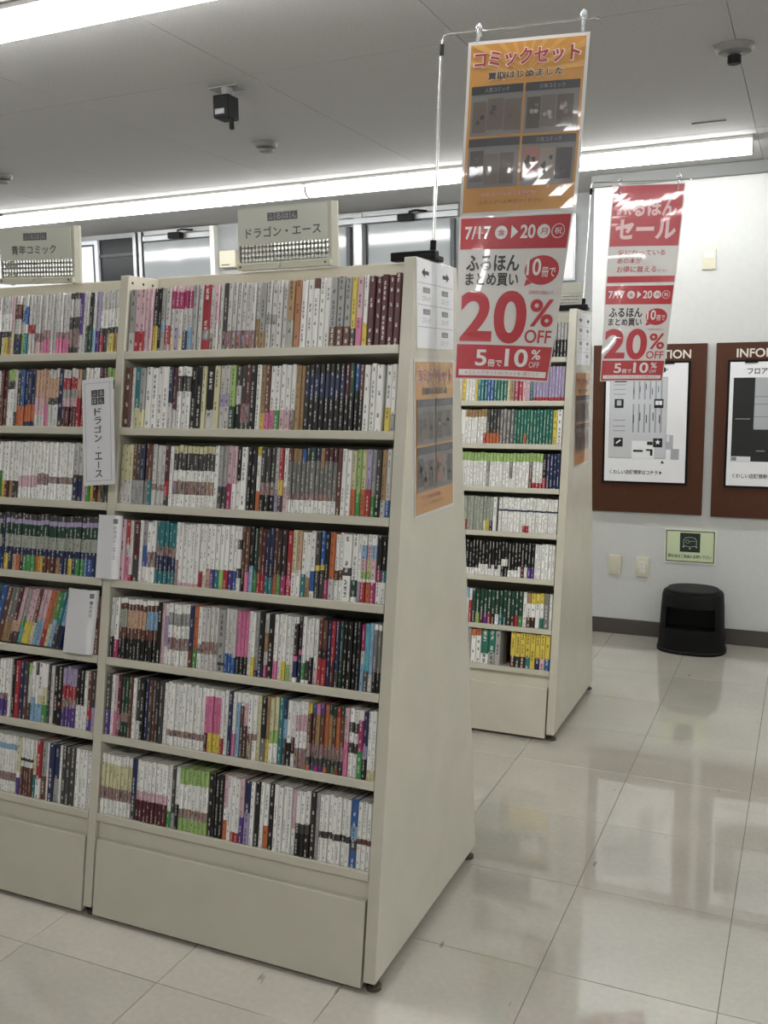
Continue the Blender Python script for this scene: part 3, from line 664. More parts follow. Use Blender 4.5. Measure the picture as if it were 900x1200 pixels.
def art_sale(P, W, H, m=.004):
    """red and white discount poster"""
    P.rect(m, H * .80, W - m, H - m, RED, 1)
    P.text('7/17', .016, H * .86, .088, H * .94, WHT, 2, bold=.025)
    P.ell(.116, H * .898, .017, .017, WHT, 2); P.text('金', .106, H * .880, .126, H * .917, RED, 3, bold=.01)
    P.poly([(.143, H * .94), (.143, H * .86), (.162, H * .90)], WHT, 2)
    P.text('20', .168, H * .86, .208, H * .94, WHT, 2, bold=.025)
    P.ell(.230, H * .898, .017, .017, WHT, 2); P.text('月', .221, H * .880, .240, H * .917, RED, 3, bold=.01)
    P.ell(.268, H * .898, .0175, .0175, WHT, 2); P.ell(.268, H * .898, .0155, .0155, RED, 3); P.text('祝', .258, H * .880, .278, H * .917, WHT, 4, bold=.01)
    P.text('ふるほん', .022, H * .665, .172, H * .765, INK, 2, bold=.03)
    P.text('まとめ買い', .022, H * .575, .172, H * .655, INK, 2, bold=.025)
    P.ell(.236, H * .672, .048, H * .087, RED, 2); P.poly([(.195, H * .62), (.19, H * .575), (.212, H * .595)], RED, 2)
    P.text('10', .193, H * .64, .233, H * .74, WHT, 3, bold=.02); P.text('冊で', .236, H * .632, .275, H * .69, WHT, 3, bold=.01)
    P.text('店頭表示価格より', .205, H * .528, .275, H * .552, '#b56a6c', 2)
    P.text('2', .010, H * .235, .104, H * .545, RED, 2, bold=.03); P.text('0', .108, H * .225, .205, H * .548, RED, 2, bold=.03)
    P.text('%', .214, H * .335, .285, H * .50, RED, 2, bold=.02); P.text('OFF', .205, H * .235, .287, H * .315, RED, 2, bold=.01)
    P.rect(m, m, W - m, H * .215, RED, 1)
    P.text('5', .06, H * .085, .094, H * .185, WHT, 2, bold=.02); P.text('冊で', .098, H * .082, .142, H * .125, WHT, 2, bold=.02)
    P.text('10', .150, H * .085, .222, H * .195, WHT, 2, bold=.02); P.text('%', .232, H * .135, .262, H * .195, WHT, 2, bold=.02); P.text('OFF', .228, H * .085, .262, H * .12, WHT, 2)
    P.rect(.012, H * .025, W - .012, H * .062, WHT, 2); P.text('※コミックセットは1セットを1冊として', .03, H * .032, W - .035, H * .055, '#b06a6c', 3)
    return P
def art_sale_top(P, W, H, m=.005):
    P.rect(m, H * .385, W - m, H - m, RED, 1)
    P.text('ふるほん', .025, H * .68, W - .025, H * .85, '#e0bcbc', 2, bold=.035)
    P.text('セール', .025, H * .45, W - .02, H * .655, '#e0bcbc', 2, bold=.04)
    P.rect(m, H * .02, W - m, H * .085, RED, 1)
    P.text('気になっている', .045, H * .29, .245, H * .35, '#b5545c', 2, bold=.015)
    P.text('あの本が', .045, H * .21, .150, H * .27, '#b5545c', 2, bold=.015)
    P.text('お得に買える', .045, H * .12, .215, H * .185, '#b5545c', 2, bold=.015); P.text('かも?', .22, H * .125, .26, H * .15, '#b5545c', 2)
    return P
WP, HP = .30, .42
wave1 = lambda a, b: .006 * math.sin(a * 3.1 + .4) * math.sin(b * 3.3) + .002 * math.sin(b * 7 + a * 2)
wave2 = lambda a, b: .012 * math.sin(a * math.pi) * (1 - b) ** 1.5 + .003 * math.sin(b * 5)
def poster(name, label, fn, art, group=None, edge=M_LAMI):
    o = sheet(name, None, fn, WP, HP, edge); tag(o, label, 'poster', group)
    P = Print(True); art(P, WP, HP); P.build('print', o, fn)
    return o
poster('hanging_poster', 'orange laminated comic set poster hanging from the near pole, upper sheet', quad_fn((-.846, 2.45, 2.405), (-.534, 2.45, 2.386), (-.870, 2.45, 1.976), (-.562, 2.45, 1.967), WP, HP, wave1), art_set)
poster('hanging_poster', 'red and white 20% discount poster hanging below the orange poster', quad_fn((-.867, 2.445, 1.974), (-.567, 2.445, 1.965), (-.862, 2.385, 1.553), (-.650, 2.535, 1.541), WP, HP, wave2), art_sale)
poster('hanging_poster', 'red and white sale poster hanging from the rear pole, upper sheet', quad_fn((-.838, 4.35, 2.380), (-.531, 4.35, 2.363), (-.859, 4.35, 1.955), (-.562, 4.35, 1.945), WP, HP, wave1), art_sale_top)
poster('hanging_poster', 'red and white 20% discount poster, lower sheet on the rear pole', quad_fn((-.859, 4.345, 1.954), (-.562, 4.345, 1.944), (-.866, 4.30, 1.532), (-.615, 4.43, 1.530), WP, HP, wave2), art_sale)

def pole(y, zc, ztop, label, rod_end):
    r = empty('poster_pole', (-.957, y, zc), label, 'pole', 'poster poles on the bookcases')
    lean = Vector((.022, .02, ztop - zc)); b = Vector((-.957, y, zc))
    MB().box(-1.060, -.930, y - .05, y - .018, zc + .002, zc + .026, .004).box(-.975, -.935, y - .055, y + .03, zc + .001, zc + .016, .003).build('clamp', M_BLACK, r)
    MB().tube([b + lean * .012, b + lean * .10], .0085, 12).build('socket', M_BLACK, r, True)
    t = b + lean
    MB().tube([b + lean * .08, b + lean * .96], .0045, 10).build('tube', M_CHROME, r, True)
    MB().tube([b + lean * .935, b + lean * .985], .0062, 10).build('joint', M_BLACK, r, True)
    e = Vector(rod_end)
    MB().tube([b + lean * .97, t + Vector((.001, 0, .002)), t + Vector((.006, 0, .012)), t + Vector((.018, 0, .015)), t.lerp(e, .5) + Vector((0, 0, .006)), e], .0026, 8).build('cross_rod', M_CHROME, r, True)
    MB().lathe(e + Vector((0, 0, -.004)), [(.002, 0), (.0042, .002), (.0042, .006), (.002, .008)], 8).build('end_knob', M_CHROME, r)
    return r
pole(2.475, 1.867, 2.435, 'thin steel pole with black clamp on the near bookcase', (-.522, 2.475, 2.424))
pole(4.345, 1.846, 2.385, 'thin steel pole with black clamp on the rear bookcase', (-.515, 4.365, 2.378))
def hook(x, y, z, label):
    o = MB((x, y, z)).tube([(x, y - .012, z - .055), (x, y - .010, z - .02), (x, y - .004, z + .004), (x, y + .004, z + .006), (x, y + .006, z - .012)], .0045, 8).lathe((x, y, z), [(.003, .0), (.009, .004), (.009, .012), (.003, .02)], 10).build('hanging_hook', M_CLEAR, None, True)
    tag(o, label, 'hook', 'clear poster hooks')
hook(-.825, 2.472, 2.436, 'clear hook at the upper left of the orange hanging poster')
hook(-.556, 2.472, 2.428, 'clear hook at the upper right of the orange hanging poster')
hook(-.808, 4.360, 2.392, 'clear hook at the upper left of the rear sale poster')
hook(-.561, 4.362, 2.386, 'clear hook at the upper right of the rear sale poster')

# sheets stuck on the end panels
def panel_sheets(y0, zt, faded):
    xp = -.9414
    w, h = .275, .228
    fn = plane_fn((xp, y0, zt - h), (0, 1, 0), (0, 0, 1))
    o = sheet('guide_sheet', None, fn, w, h, M_PAPER, .0008, 1, 1); tag(o, 'white arrow guide sheet on the end panel of the %s bookcase' % ('rear' if faded else 'near'), 'sign', 'arrow guide sheets')
    P = Print()
    for yy in (.055, .112, .168): P.rect(.004, yy, w - .004, yy + .0012, '#8f9090', 1)
    P.rect(w / 2, .004, w / 2 + .0012, h - .004, '#8f9090', 1)
    for cx, d in ((.068, -1), (.206, 1)):
        P.rect(cx - .018, .190, cx + .018, .200, '#4b4b4b', 1); P.poly([(cx + d * .012, .182), (cx + d * .034, .195), (cx + d * .012, .208)][::d], '#4b4b4b', 1)
    for cx, rows in ((.068, (.140, .084)), (.206, (.140, .084, .028))):
        for yy in rows:
            P.rect(cx - .025, yy + .004, cx + .025, yy + .018, '#858585', 1); P.text('ふるほん', cx - .022, yy + .006, cx + .022, yy + .016, '#d8d8d6', 2)
            P.text('コミック', cx - .028, yy - .018, cx + .028, yy - .004, '#8c8e90', 1)
    P.build('lettering', o, fn)
    fn2 = plane_fn((xp, y0 - .022, zt - .675), (0, 1, 0), (0, 0, 1))
    o = sheet('panel_poster', None, fn2, WP, HP, M_LAMI, .0008, 1, 1); tag(o, 'orange comic set poster stuck on the end panel of the %s bookcase' % ('rear' if faded else 'near'), 'poster', 'panel posters')
    P = Print(True); art_set(P, WP, HP); P.build('print', o, fn2)
panel_sheets(2.322, 1.862, False)
panel_sheets(4.168, 1.832, True)

# ------------------------------------------------------------------ signs on top of the cases
def top_sign(x0, x1, y, z0, z1, words, label, tilt=0.0):
    r = empty('sign_holder', ((x0 + x1) / 2, y, z0), label, 'sign', 'sign plates on the bookcases')
    W, H = x1 - x0, z1 - z0
    u = Vector((math.cos(tilt), 0, -math.sin(tilt))); v = Vector((math.sin(tilt), .0, math.cos(tilt)))
    fn = plane_fn((x0, y, z0), u, v)
    # pierced plate: cells with a square hole
    nx, ny = 24, 4; gx0, gx1, gy0, gy1 = .008, W - .008, .022, .078; t = .0016
    b = bmesh.new(); org = parent_world(r)
    def q(pts):
        b.faces.new([b.verts.new(Vector(fn(*p)) - org) for p in pts])
    def bar(xa, ya, xb, yb):
        for k, flip in ((0, False), (-t, True)):
            p = [(xa, ya, k), (xb, ya, k), (xb, yb, k), (xa, yb, k)]; q(p[::-1] if flip else p)
        for (ax, ay), (bx, by) in (((xa, ya), (xb, ya)), ((xb, ya), (xb, yb)), ((xb, yb), (xa, yb)), ((xa, yb), (xa, ya))): q([(ax, ay, 0), (ax, ay, -t), (bx, by, -t), (bx, by, 0)])
    bar(0, 0, W, gy0); bar(0, gy1, W, H); bar(0, gy0, gx0, gy1); bar(gx1, gy0, W, gy1)
    cw, chh = (gx1 - gx0) / nx, (gy1 - gy0) / ny; m = .23
    for i in range(nx):
        xa = gx0 + i * cw; bar(xa - cw * m, gy0, xa + cw * m, gy1)
    bar(gx1 - cw * m, gy0, gx1, gy1)
    for j in range(ny + 1):
        ya = gy0 + j * chh; bar(gx0, max(gy0, ya - chh * m), gx1, min(gy1, ya + chh * m))
    me = bpy.data.meshes.new('pierced_plate'); b.to_mesh(me); b.free(); me.materials.append(M_ACRY); link('pierced_plate', me, r)
    for xa, xb in ((0, W * .46), (W * .48, W)):
        pts = [fn(xa, .0, .012), fn(xb, .0, .012), fn(xb, .0, -.02), fn(xa, .0, -.02), fn(xa, .018, .012), fn(xb, .018, .012), fn(xb, .018, -.02), fn(xa, .018, -.02)]
        MB().hexa(pts, .0015).build('foot_flange', M_ACRY, r)
    for xa in (.012, W - .016):
        c = fn(xa, .009, .0124); MB().tube([c, Vector(c) + Vector((0, -.0012, 0))], .003, 8).build('screw', M_BLACKM, r)
    pts = [fn(W, 0, 0), fn(W + .012, 0, -.012), fn(W + .012, 0, -.02), fn(W, 0, -.02), fn(W, H, 0), fn(W + .012, H, -.012), fn(W + .012, H, -.02), fn(W, H, -.02)]
    MB().hexa(pts).build('side_fold', M_ACRY, r)
    if words:
        cw_, ch_ = W * .955, .098
        fp = plane_fn(Vector(fn(W * .01, H - ch_ - .006, .004)), u, v)
        s = sheet('name_card', r, fp, cw_, ch_, mat('name_card_stock', '#c2c3b8', .35, coat=.5), .002, 1, 1)
        P = Print(True); bw_ = .1; bx = cw_ * .5 - bw_ / 2 + .003
        for k, chh_ in enumerate('ふるほん'):
            P.rect(bx + k * .025, .062, bx + k * .025 + .0238, .085, '#5e6064', 1); P.text(chh_, bx + k * .025 + .004, .0655, bx + k * .025 + .0198, .0815, '#b4b6b0', 2)
        P.text(words, cw_ * .09 if len(words) > 6 else cw_ * .17, .018, cw_ * .93 if len(words) > 6 else cw_ * .80, .047, '#4c4f54', 2, bold=.012)
        P.build('lettering', r, fp)
    return r
top_sign(-1.552, -1.246, 2.445, 1.872, 2.048, 'ドラゴン・エース', 'cream pierced sign plate with card standing on the nearest bay')
top_sign(-2.480, -2.168, 2.445, 1.8795, 2.058, '青年コミック', 'cream pierced sign plate standing on the bay at the left edge', .035)
top_sign(-1.30, -.975, 4.40, 1.852, 1.975, '', 'plain grey sign plate on the rear bookcase behind the discount poster')

# ------------------------------------------------------------------ shelf divider cards
# flat card projecting from the upright
a = math.radians(-3)
cu_, cv_ = Vector((math.cos(.1), math.sin(.1), 0)), None
cv_ = (UP + Vector((-.10, 0, 0))).normalized(); cu_ = (cu_ - cv_ * cu_.dot(cv_)).normalized()
fc = plane_fn((-1.932, 2.168, 1.254), cu_, cv_)
o = sheet('divider_card', None, fc, .106, .312, mat('divider_plastic', '#d9d9dc', .3, coat=.3), .0015, 4, 8)
tag(o, 'long white name card fixed to the upright across the second and third shelves', 'sign', 'white shelf divider cards')
P = Print(True); P.frame(.010, .012, .096, .300, .0012, '#8e9094', 1)
for k, c in enumerate('ふるほん'):
    bx, by = .032 + (k % 2) * .0225, .258 - (k // 2) * .0225; P.rect(bx, by, bx + .021, by + .021, '#47494d', 1); P.text(c, bx + .004, by + .004, bx + .017, by + .017, '#cfcfd0', 2)
vt = 'ドラゴン・エ|ス'
for k, c in enumerate(vt):
    yb = .204 - k * .0260
    if c == '・': P.ell(.053, yb + .009, .002, .002, '#3c3e42', 2, 10)
    elif c == '|': P.rect(.0515, yb + .001, .0545, yb + .021, '#3c3e42', 2)
    else: P.text(c, .041, yb, .065, yb + .021, '#3c3e42', 2, bold=.015)
P.build('lettering', o, fc)
def bent_card(x, z, w, h, prot, words, label):
    """white sheet folded round a gap between books: rounded U seen from the front"""
    y = Y1 + SL * z; base = Vector((x, y, z)) 
    side_d = .006; rr = min(.016, w * .35); straight = w - 2 * rr; arc = math.pi / 2 * rr
    W = 2 * side_d + 2 * arc + straight
    def fn(s, t, k):
        if s < side_d: px, py, nx_, ny_ = 0, side_d + rr - s, -1, 0
        elif s < side_d + arc:
            th = (s - side_d) / rr; px, py = rr - rr * math.cos(th), rr - rr * math.sin(th); nx_, ny_ = -math.cos(th), -math.sin(th)
        elif s < side_d + arc + straight: px, py, nx_, ny_ = rr + s - side_d - arc, 0, 0, -1
        elif s < side_d + 2 * arc + straight:
            th = (s - side_d - arc - straight) / rr; px, py = rr + straight + rr * math.sin(th), rr - rr * math.cos(th); nx_, ny_ = math.sin(th), -math.cos(th)
        else: px, py, nx_, ny_ = w, rr + (s - side_d - 2 * arc - straight), 1, 0
        return base + Vector((px + nx_ * k + t * .05 * (w > .08), 0, 0)) + IN * (py - prot + ny_ * k) + UP * t
    o = sheet('divider_sleeve', None, fn, W, h, mat('divider_plastic', '#d9d9dc', .3, coat=.3), .0012, 40, 2)
    tag(o, label, 'sign', 'white shelf divider cards')
    for s0 in (side_d + arc * .15, side_d + arc + straight + arc * .05):
        P = Print(True)
        P.rect(s0, h - .024, s0 + .013, h - .010, '#6d6f73', 1, (3, 1))
        for k, c in enumerate(words):
            yb = h - .042 - k * .0125
            if c == '|': P.rect(s0 + .006, yb, s0 + .0072, yb + .009, '#6d6f73', 1)
            elif c == '・': P.ell(s0 + .0065, yb + .004, .001, .001, '#6d6f73', 1, 8)
            else: P.text(c, s0 + .0025, yb, s0 + .011, yb + .010, '#6d6f73', 1, bold=.01)
        P.build('lettering', o, fn)
bent_card(-1.905, .982, .078, .186, .022, 'ドラゴン・エ|ス', 'folded white divider sleeve wrapped in front of the upright on the fourth shelf')
bent_card(-2.010, .757, .104, .190, .022, '一般読切', 'wide curved white divider sleeve between leaning books on the fifth shelf')

# ------------------------------------------------------------------ notice boards and wall fittings
def board(x0, x1, z0, z1, label, kind):
    yb = YB - .004
    r = empty('notice_board', ((x0 + x1) / 2, YB, z0), label, 'notice board', 'brown notice boards')
    MB().box(x0, x1, YB - .022, YB - .0005, z0, z1, .002).build('panel', M_BROWN, r)
    yf = YB - .0225; W = x1 - x0
    fn = plane_fn((x0, yf, z0), (1, 0, 0), (0, 0, 1))
    P = Print(); H = z1 - z0
    P.text('INFORMATION', W * .17, H - .083, W * .865, H - .034, '#d6d0c6', 1, bold=.02); P.build('lettering', r, fn)
    px0, px1, pz0, pz1 = x0 + .078, x1 - .098, z0 + .185, z1 - .108
    MB().box(px0 - .012, px1 + .012, yf - .008, yf + .002, pz0 - .012, pz1 + .012, .002).build('holder', M_BLACK, r)
    for xx in (px0 + .11, px1 - .11): MB().box(xx - .035, xx + .035, yf - .014, yf - .0005, pz1 - .006, pz1 + .014, .003).build('clip', M_BLACK, r)
    fp = plane_fn((px0, yf - .0085, pz0), (1, 0, 0), (0, 0, 1)); pw, ph = px1 - px0, pz1 - pz0
    s = sheet('floor_map', r, fp, pw, ph, M_PAPER, .0005, 1, 1)
    P = Print()
    if kind == 1:
        P.ell(pw * .70, ph * .945, .017, .017, '#1b1b1d', 1); P.text('1', pw * .69, ph * .928, pw * .71, ph * .962, '#e8e8e8', 2, bold=.03); P.text('F', pw * .745, ph * .935, pw * .765, ph * .955, '#2a2a2c', 1)
        P.rect(pw * .05, ph * .20, pw * .76, ph * .885, '#9ea1a6', 1); P.rect(pw * .055, ph * .205, pw * .755, ph * .88, '#c3c6cb', 2)
        for k in range(6): P.rect(pw * (.34 + k * .068), ph * .70, pw * (.36 + k * .068), ph * .86, '#9b9fa6', 3); P.rect(pw * (.34 + k * .068), ph * .42, pw * (.36 + k * .068), ph * .66, '#9b9fa6', 3)
        for k in range(5): P.rect(pw * (.348 + k * .075), ph * (.74 + .02 * (k % 3)), pw * (.356 + k * .075), ph * (.79 + .02 * (k % 3)), '#3b3d42', 4); P.rect(pw * (.348 + k * .08), ph * (.50 + .02 * (k % 2)), pw * (.358 + k * .08), ph * (.57 + .02 * (k % 2)), '#3b3d42', 4)
        for yy in (.82, .78, .74, .52, .47, .43): P.rect(pw * .10, ph * yy, pw * .25, ph * (yy + .006), '#8e9197', 3)
        P.rect(pw * .11, ph * .845, pw * .26, ph * .855, '#33353a', 3)
        P.rect(pw * .34, ph * .20, pw * .62, ph * .35, '#e3e5e8', 3)
        P.rect(pw * .36, ph * .255, pw * .48, ph * .272, '#17181a', 4); P.rect(pw * .52, ph * .265, pw * .60, ph * .28, '#17181a', 4); P.rect(pw * .57, ph * .225, pw * .60, ph * .265, '#17181a', 4); P.rect(pw * .53, ph * .315, pw * .60, ph * .345, '#2a2b2e', 4)
        def icon(cx, cy):
            P.rect(pw * cx - .026, ph * cy - .026, pw * cx + .026, ph * cy + .026, '#17181a', 4)
            return pw * cx, ph * cy
        x, y = icon(.17, .665); P.rect(x - .013, y - .012, x + .013, y + .019, '#aeb2b8', 5)
        x, y = icon(.66, .665); P.rect(x - .019, y - .008, x - .001, y + .016, '#dfe2e6', 5); P.rect(x + .001, y - .008, x + .019, y + .016, '#dfe2e6', 5)
        x, y = icon(.17, .335); P.line(x - .012, y - .006, x + .013, y + .014, .009, '#dfe2e6', 5)
        x, y = icon(.66, .335); P.poly([(x + .017 * (1 if k % 2 == 0 else .42) * math.sin(math.pi * k / 5), y + .004 + .017 * (1 if k % 2 == 0 else .42) * math.cos(math.pi * k / 5)) for k in range(10)], '#e8eaee', 5)
        P.rect(pw * .76, ph * .28, pw * .845, ph * .40, '#aeb1b6', 1); P.rect(pw * .765, ph * .345, pw * .80, ph * .395, '#dcdfe3', 2); P.rect(pw * .82, ph * .195, pw * .92, ph * .285, '#a2a5aa', 1)
        P.poly([(pw * .70, ph * .16), (pw * .745, ph * .16), (pw * .722, ph * .187)], '#33353a', 1)
        P.text('くわしい店舗情報はコチラ', pw * .07, ph * .062, pw * .67, ph * .10, '#2b2c30', 1, bold=.015); P.poly([(pw * .69, ph * .063), (pw * .72, ph * .08), (pw * .69, ph * .098)], '#2b2c30', 1)
    else:
        P.text('フロアマップ', pw * .20, ph * .90, pw * .66, ph * .955, '#232428', 1, bold=.02)
        P.rect(pw * .045, ph * .20, pw * .95, ph * .875, '#17181a', 1); P.rect(pw * .29, ph * .46, pw * .94, ph * .875, '#a9acb1', 2)
        for yy in (.72, .66, .56): P.rect(pw * .29, ph * yy, pw * .94, ph * (yy + .006), '#7e8187', 3)
        P.rect(pw * .05, ph * .20, pw * .27, ph * .24, '#d9dbde', 2); P.rect(pw * .055, ph * .205, pw * .11, ph * .235, '#7d8086', 3)
        P.rect(pw * .08, ph * .542, pw * .25, ph * .546, '#c2c4c8', 2); P.rect(pw * .33, ph * .285, pw * .43, ph * .289, '#c2c4c8', 2)
        P.text('くわしい店舗情報はコチラ', pw * .07, ph * .062, pw * .67, ph * .10, '#2b2c30', 1, bold=.015)
    P.build('map_print', r, fp)
board(-1.19, -.552, .751, 1.732, 'brown notice board with a grey floor map, left of the pair', 1)
board(-.503, .135, .747, 1.732, 'brown notice board with a black floor map at the right edge', 2)

# stool notice
fn = plane_fn((-.754, YB - .004, .462), (1, 0, 0), (0, 0, 1)); W, H = .288, .201
o = sheet('wall_notice', None, fn, W, H, mat('notice_card', '#dfe3d0', .45), .003, 1, 1); tag(o, 'pale green framed notice with a stool symbol above the black stool', 'sign')
P = Print(); P.rect(.010, .010, W - .010, H - .010, '#c9d6b0', 1); P.frame(.008, .008, W - .008, H - .008, .005, '#2a352e', 2)
P.rect(.087, .067, .2, .18, '#1c2b26', 2)
sx, sy = .1435, .125
st = [(-.036, -.020), (-.036, .012), (-.026, .026), (0, .030), (.026, .026), (.036, .012), (.036, -.020), (0, -.028)]
for k in range(8): a_, b_ = st[k], st[(k+1) % 8]; P.line(sx + a_[0], sy + a_[1], sx + b_[0], sy + b_[1], .0025, '#b9c9b4', 3)
for k in range(8):
    t0, t1 = math.pi * k / 4, math.pi * (k + 1) / 4; P.line(sx - .014 + .012 * math.cos(t0), sy + .004 + .009 * math.sin(t0), sx - .014 + .012 * math.cos(t1), sy + .004 + .009 * math.sin(t1), .002, '#b9c9b4', 3)
P.line(sx, sy + .006, sx + .03, sy + .008, .002, '#b9c9b4', 3)
for dx, dy in ((-.036, -.028), (0, -.037), (.036, -.028)): P.ell(sx + dx, sy + dy, .004, .004, '#cfd8cc', 3, 10)
P.text('踏み台はご自由にお使い下さい', .022, .030, W - .022, .052, '#3a4438', 2, bold=.02)
P.build('lettering', o, fn)
# wall plates
def plate(x0, x1, z0, z1, label, sockets):
    r = empty('wall_plate', ((x0 + x1) / 2, YB, z0), label, 'wall plate', 'ivory wall plates')
    MB().box(x0, x1, YB - .009, YB - .0005, z0, z1, .003).build('cover', M_IVORY, r, True)
    cx = (x0 + x1) / 2
    if sockets:
        for zz in (z0 + .036, z0 + .060, z0 + .084):
            MB().box(cx - .016, cx + .016, YB - .0105, YB - .0085, zz - .009, zz + .009, .001).build('insert', M_WHITEP, r)
            for s in (-.006, .006): MB().box(cx + s - .001, cx + s + .001, YB - .0108, YB - .0104, zz - .004, zz + .004).build('slot', M_BLACKM, r)
    else:
        MB().box(cx - .014, cx + .014, YB - .0105, YB - .0085, z0 + .02, z1 - .02, .001).build('insert', M_IVORY, r)
plate(-1.080, -1.006, .366, .484, 'blank ivory wall plate left of the socket plate', False)
plate(-.914, -.842, .361, .479, 'ivory wall plate with sockets left of the black stool', True)
r = empty('light_switch', (-.56, YB, 2.14), 'small ivory wall sensor switch high beside the rear sale poster', 'switch')
MB().box(-.597, -.525, YB - .010, YB - .0005, 2.138, 2.248, .003).build('cover', M_IVORY, r, True)
MB().box(-.585, -.537, YB - .013, YB - .009, 2.20, 2.236, .002).build('rocker', M_WHITEP, r)

# black step stool
def stool():
    cx, cy = -.5655, 5.555
    r = empty('step_stool', (cx, cy, 0), 'black plastic step stool with open slot, standing against the white wall', 'stool')
    n = 64
    def ring(rx, ry, z, e=2.6):
        out = []
        for k in range(n):
            t = 2 * math.pi * k / n; c, s_ = math.cos(t), math.sin(t)
            out.append(Vector((cx + rx * math.copysign(abs(c) ** (2 / e), c), cy + ry * math.copysign(abs(s_) ** (2 / e), s_), z)))
        return out
    prof = [(.190, .160, .001), (.190, .160, .014), (.184, .155, .020), (.181, .152, .06), (.178, .149, .105), (.177, .148, .135), (.176, .147, .140), (.171, .143, .262), (.170, .142, .268), (.166, .139, .325), (.160, .133, .338)]
    RI = [ring(*p) for p in prof]
    bm_ = bmesh.new(); org = parent_world(r)
    VV = [[bm_.verts.new(p - org) for p in R] for R in RI]
    ctr = 3 * n // 4
    win = set((ctr + k) % n for k in range(-8, 8))
    for j in range(len(VV) - 1):
        for k in range(n):
            k2 = (k + 1) % n
            if j == 6 and k in win: continue
            bm_.faces.new((VV[j][k], VV[j][k2], VV[j+1][k2], VV[j+1][k]))
    # recess behind the slot
    idx = [(ctr + k) % n for k in range(-8, 9)]
    def back(p): return Vector((p.x, max(p.y + .02, cy - .035 - org.y), p.z))
    lo = [bm_.verts.new(back(VV[6][k].co)) for k in idx]; hi = [bm_.verts.new(back(VV[7][k].co)) for k in idx]
    for q in range(len(idx) - 1):
        a_, b_ = idx[q], idx[q+1]
        bm_.faces.new((lo[q], lo[q+1], hi[q+1], hi[q])); bm_.faces.new((VV[6][a_], VV[6][b_], lo[q+1], lo[q])); bm_.faces.new((hi[q], hi[q+1], VV[7][b_], VV[7][a_]))
    bm_.faces.new((VV[6][idx[0]], lo[0], hi[0], VV[7][idx[0]])); bm_.faces.new((VV[6][idx[-1]], VV[7][idx[-1]], hi[-1], lo[-1]))
    bm_.faces.new(VV[-1])
    bmesh.ops.recalc_face_normals(bm_, faces=bm_.faces)
    me = bpy.data.meshes.new('body'); bm_.to_mesh(me); bm_.free(); me.materials.append(M_BLACK)
    for p in me.polygons: p.use_smooth = True
    me.set_sharp_from_angle(angle=.5); link('body', me, r)
    top = [ring(.143, .120, .3385, 2.3), ring(.143, .120, .352, 2.3), ring(.136, .113, .357, 2.3)]
    b2 = bmesh.new(); T = [[b2.verts.new(p - org) for p in R] for R in top]
    for A, B in zip(T, T[1:]):
        for k in range(n): b2.faces.new((A[k], A[(k+1) % n], B[(k+1) % n], B[k]))
    b2.faces.new(T[-1]); b2.faces.new(T[0][::-1]); me = bpy.data.meshes.new('tread'); b2.to_mesh(me); b2.free(); me.materials.append(mat('black_rubber', '#101011', .75, bump=.6, bscale=260)); link('tread', me, r)
stool()

# ------------------------------------------------------------------ far signs and boxes in the recess
r = empty('framed_panel', (-5.6, YR, 2.0), 'large white framed panel with sideways letters high on the far left wall', 'sign')
MB().box(-6.4, -5.215, YR - .045, YR - .0005, 1.70, 2.655, .004).build('panel', mat('panel_white', '#dfe3ea', .4), r)
MB().box(-5.262, -5.248, YR - .049, YR - .044, 1.75, 2.625).box(-6.36, -5.262, YR - .049, YR - .044, 2.612, 2.626).build('inner_frame', M_DARKBAR, r)
fn = plane_fn((-6.4, YR - .0455, 1.70), (1, 0, 0), (0, 0, 1)); 
for ch_, z0_ in (('N', .79), ('O', .65)):
    P = Print(); P.text(ch_, .22, z0_, .35, z0_ + .11, '#3a3f4c', 1, bold=.03, rot=1); P.build('letter', r, fn)
r = empty('picture_frame', (-1.72, YR, 2.16), 'pale framed sheet on the recessed wall behind the hanging posters', 'picture')
MB().box(-2.05, -1.415, YR - .02, YR - .0005, 2.162, 2.57, .002).build('backing', M_PAPER, r)
MB().box(-2.05, -1.415, YR - .026, YR - .019, 2.162, 2.175).box(-1.428, -1.415, YR - .026, YR - .019, 2.175, 2.57).box(-2.05, -2.037, YR - .026, YR - .019, 2.175, 2.57).box(-2.037, -1.428, YR - .026, YR - .019, 2.557, 2.57).build('frame', M_ALU, r)
r = empty('wall_box', (-4.0, YR, 2.32), 'small cream wall box beside the left sign plate', 'box')
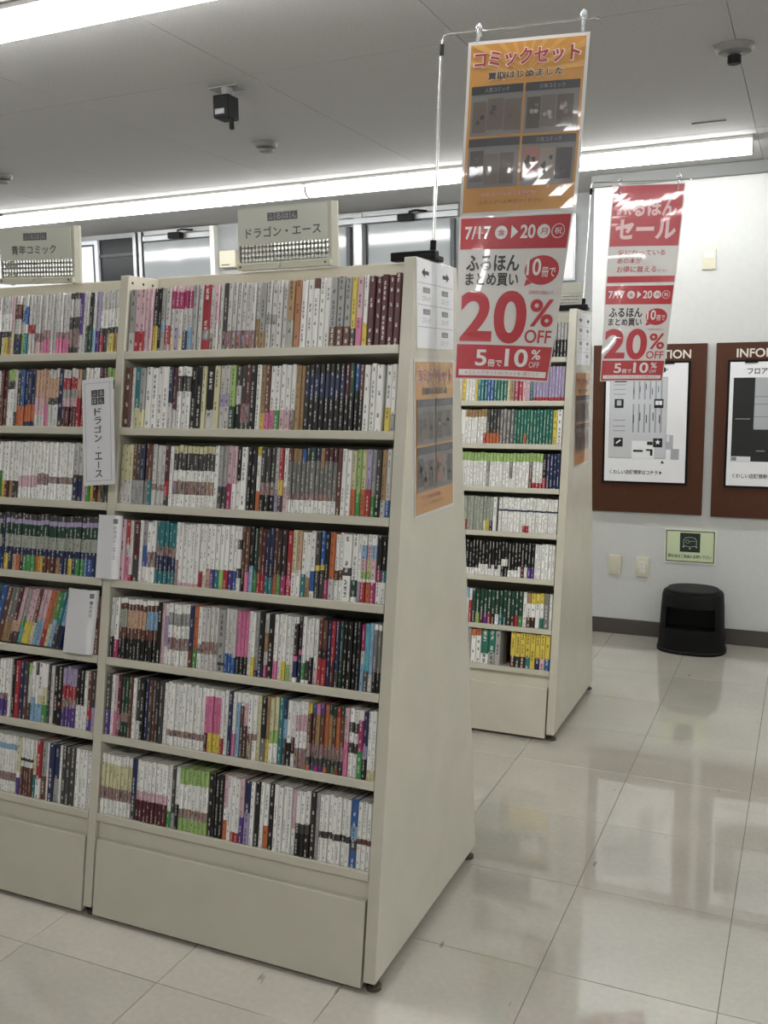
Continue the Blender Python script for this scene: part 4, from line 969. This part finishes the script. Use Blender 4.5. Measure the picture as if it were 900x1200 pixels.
MB().box(-4.07, -3.93, YR - .06, YR - .0005, 2.38, 2.50, .006).build('cover', M_IVORY, r, True)
MB().box(-4.05, -3.98, YR - .064, YR - .058, 2.395, 2.401).build('slot', M_DARKBAR, r)

# ------------------------------------------------------------------ ceiling devices
r = empty('security_camera', (-2.17, 3.37, CEIL), 'black box camera hanging from a grey ceiling bracket', 'camera')
MB().box(-2.235, -2.105, 3.335, 3.405, CEIL - .007, CEIL - .0005, .002).build('mount_plate', M_GREY, r)
MB().lathe((-2.165, 3.36, CEIL - .04), [(.018, 0), (.024, .033)], 12).build('swivel', M_GREY, r, True)
MB().box(-2.203, -2.133, 3.315, 3.395, CEIL - .125, CEIL - .038, .006).build('housing', M_BLACK, r)
MB().box(-2.192, -2.150, 3.312, 3.316, CEIL - .112, CEIL - .092).build('lens_window', mat('smoked_window', '#8a8c8e', .2), r)
MB().tube([(-2.142, 3.35, CEIL - .12), (-2.140, 3.35, CEIL - .165)], .010, 10).build('cable_gland', M_BLACK, r, True)
def detector(x, y, rr, label, sensor):
    q = empty('ceiling_detector', (x, y, CEIL), label, 'detector', 'round ceiling detectors')
    MB().lathe((x, y, CEIL), [(rr * .72, -.026), (rr * .86, -.023), (rr, -.010), (rr, -.0005)], 28).build('base', mat('detector_grey', '#6b6a67', .6), q, True)
    if sensor: MB().lathe((x, y, CEIL), [(rr * .30, -.062), (rr * .36, -.058), (rr * .36, -.034)], 18).build('sensor', M_BLACK, q, True)
    else: MB().lathe((x, y, CEIL), [(rr * .5, -.046), (rr * .6, -.044), (rr * .62, -.034)], 18).build('grille', M_GREY, q, True)
detector(-2.49, 4.20, .058, 'small round grey detector on the ceiling beyond the black camera', False)
detector(-.306, 3.74, .066, 'round grey ceiling detector with black sensor at the upper right', True)
detector(-4.19, 4.18, .060, 'round detector on the ceiling at the left picture edge', False)
tag(MB((-.485, 4.77, CEIL)).box(-.565, -.415, 4.762, 4.776, CEIL - .003, CEIL + .001).build('ceiling_slot', M_GAP), 'short dark slot in the ceiling near the far light row', 'vent')
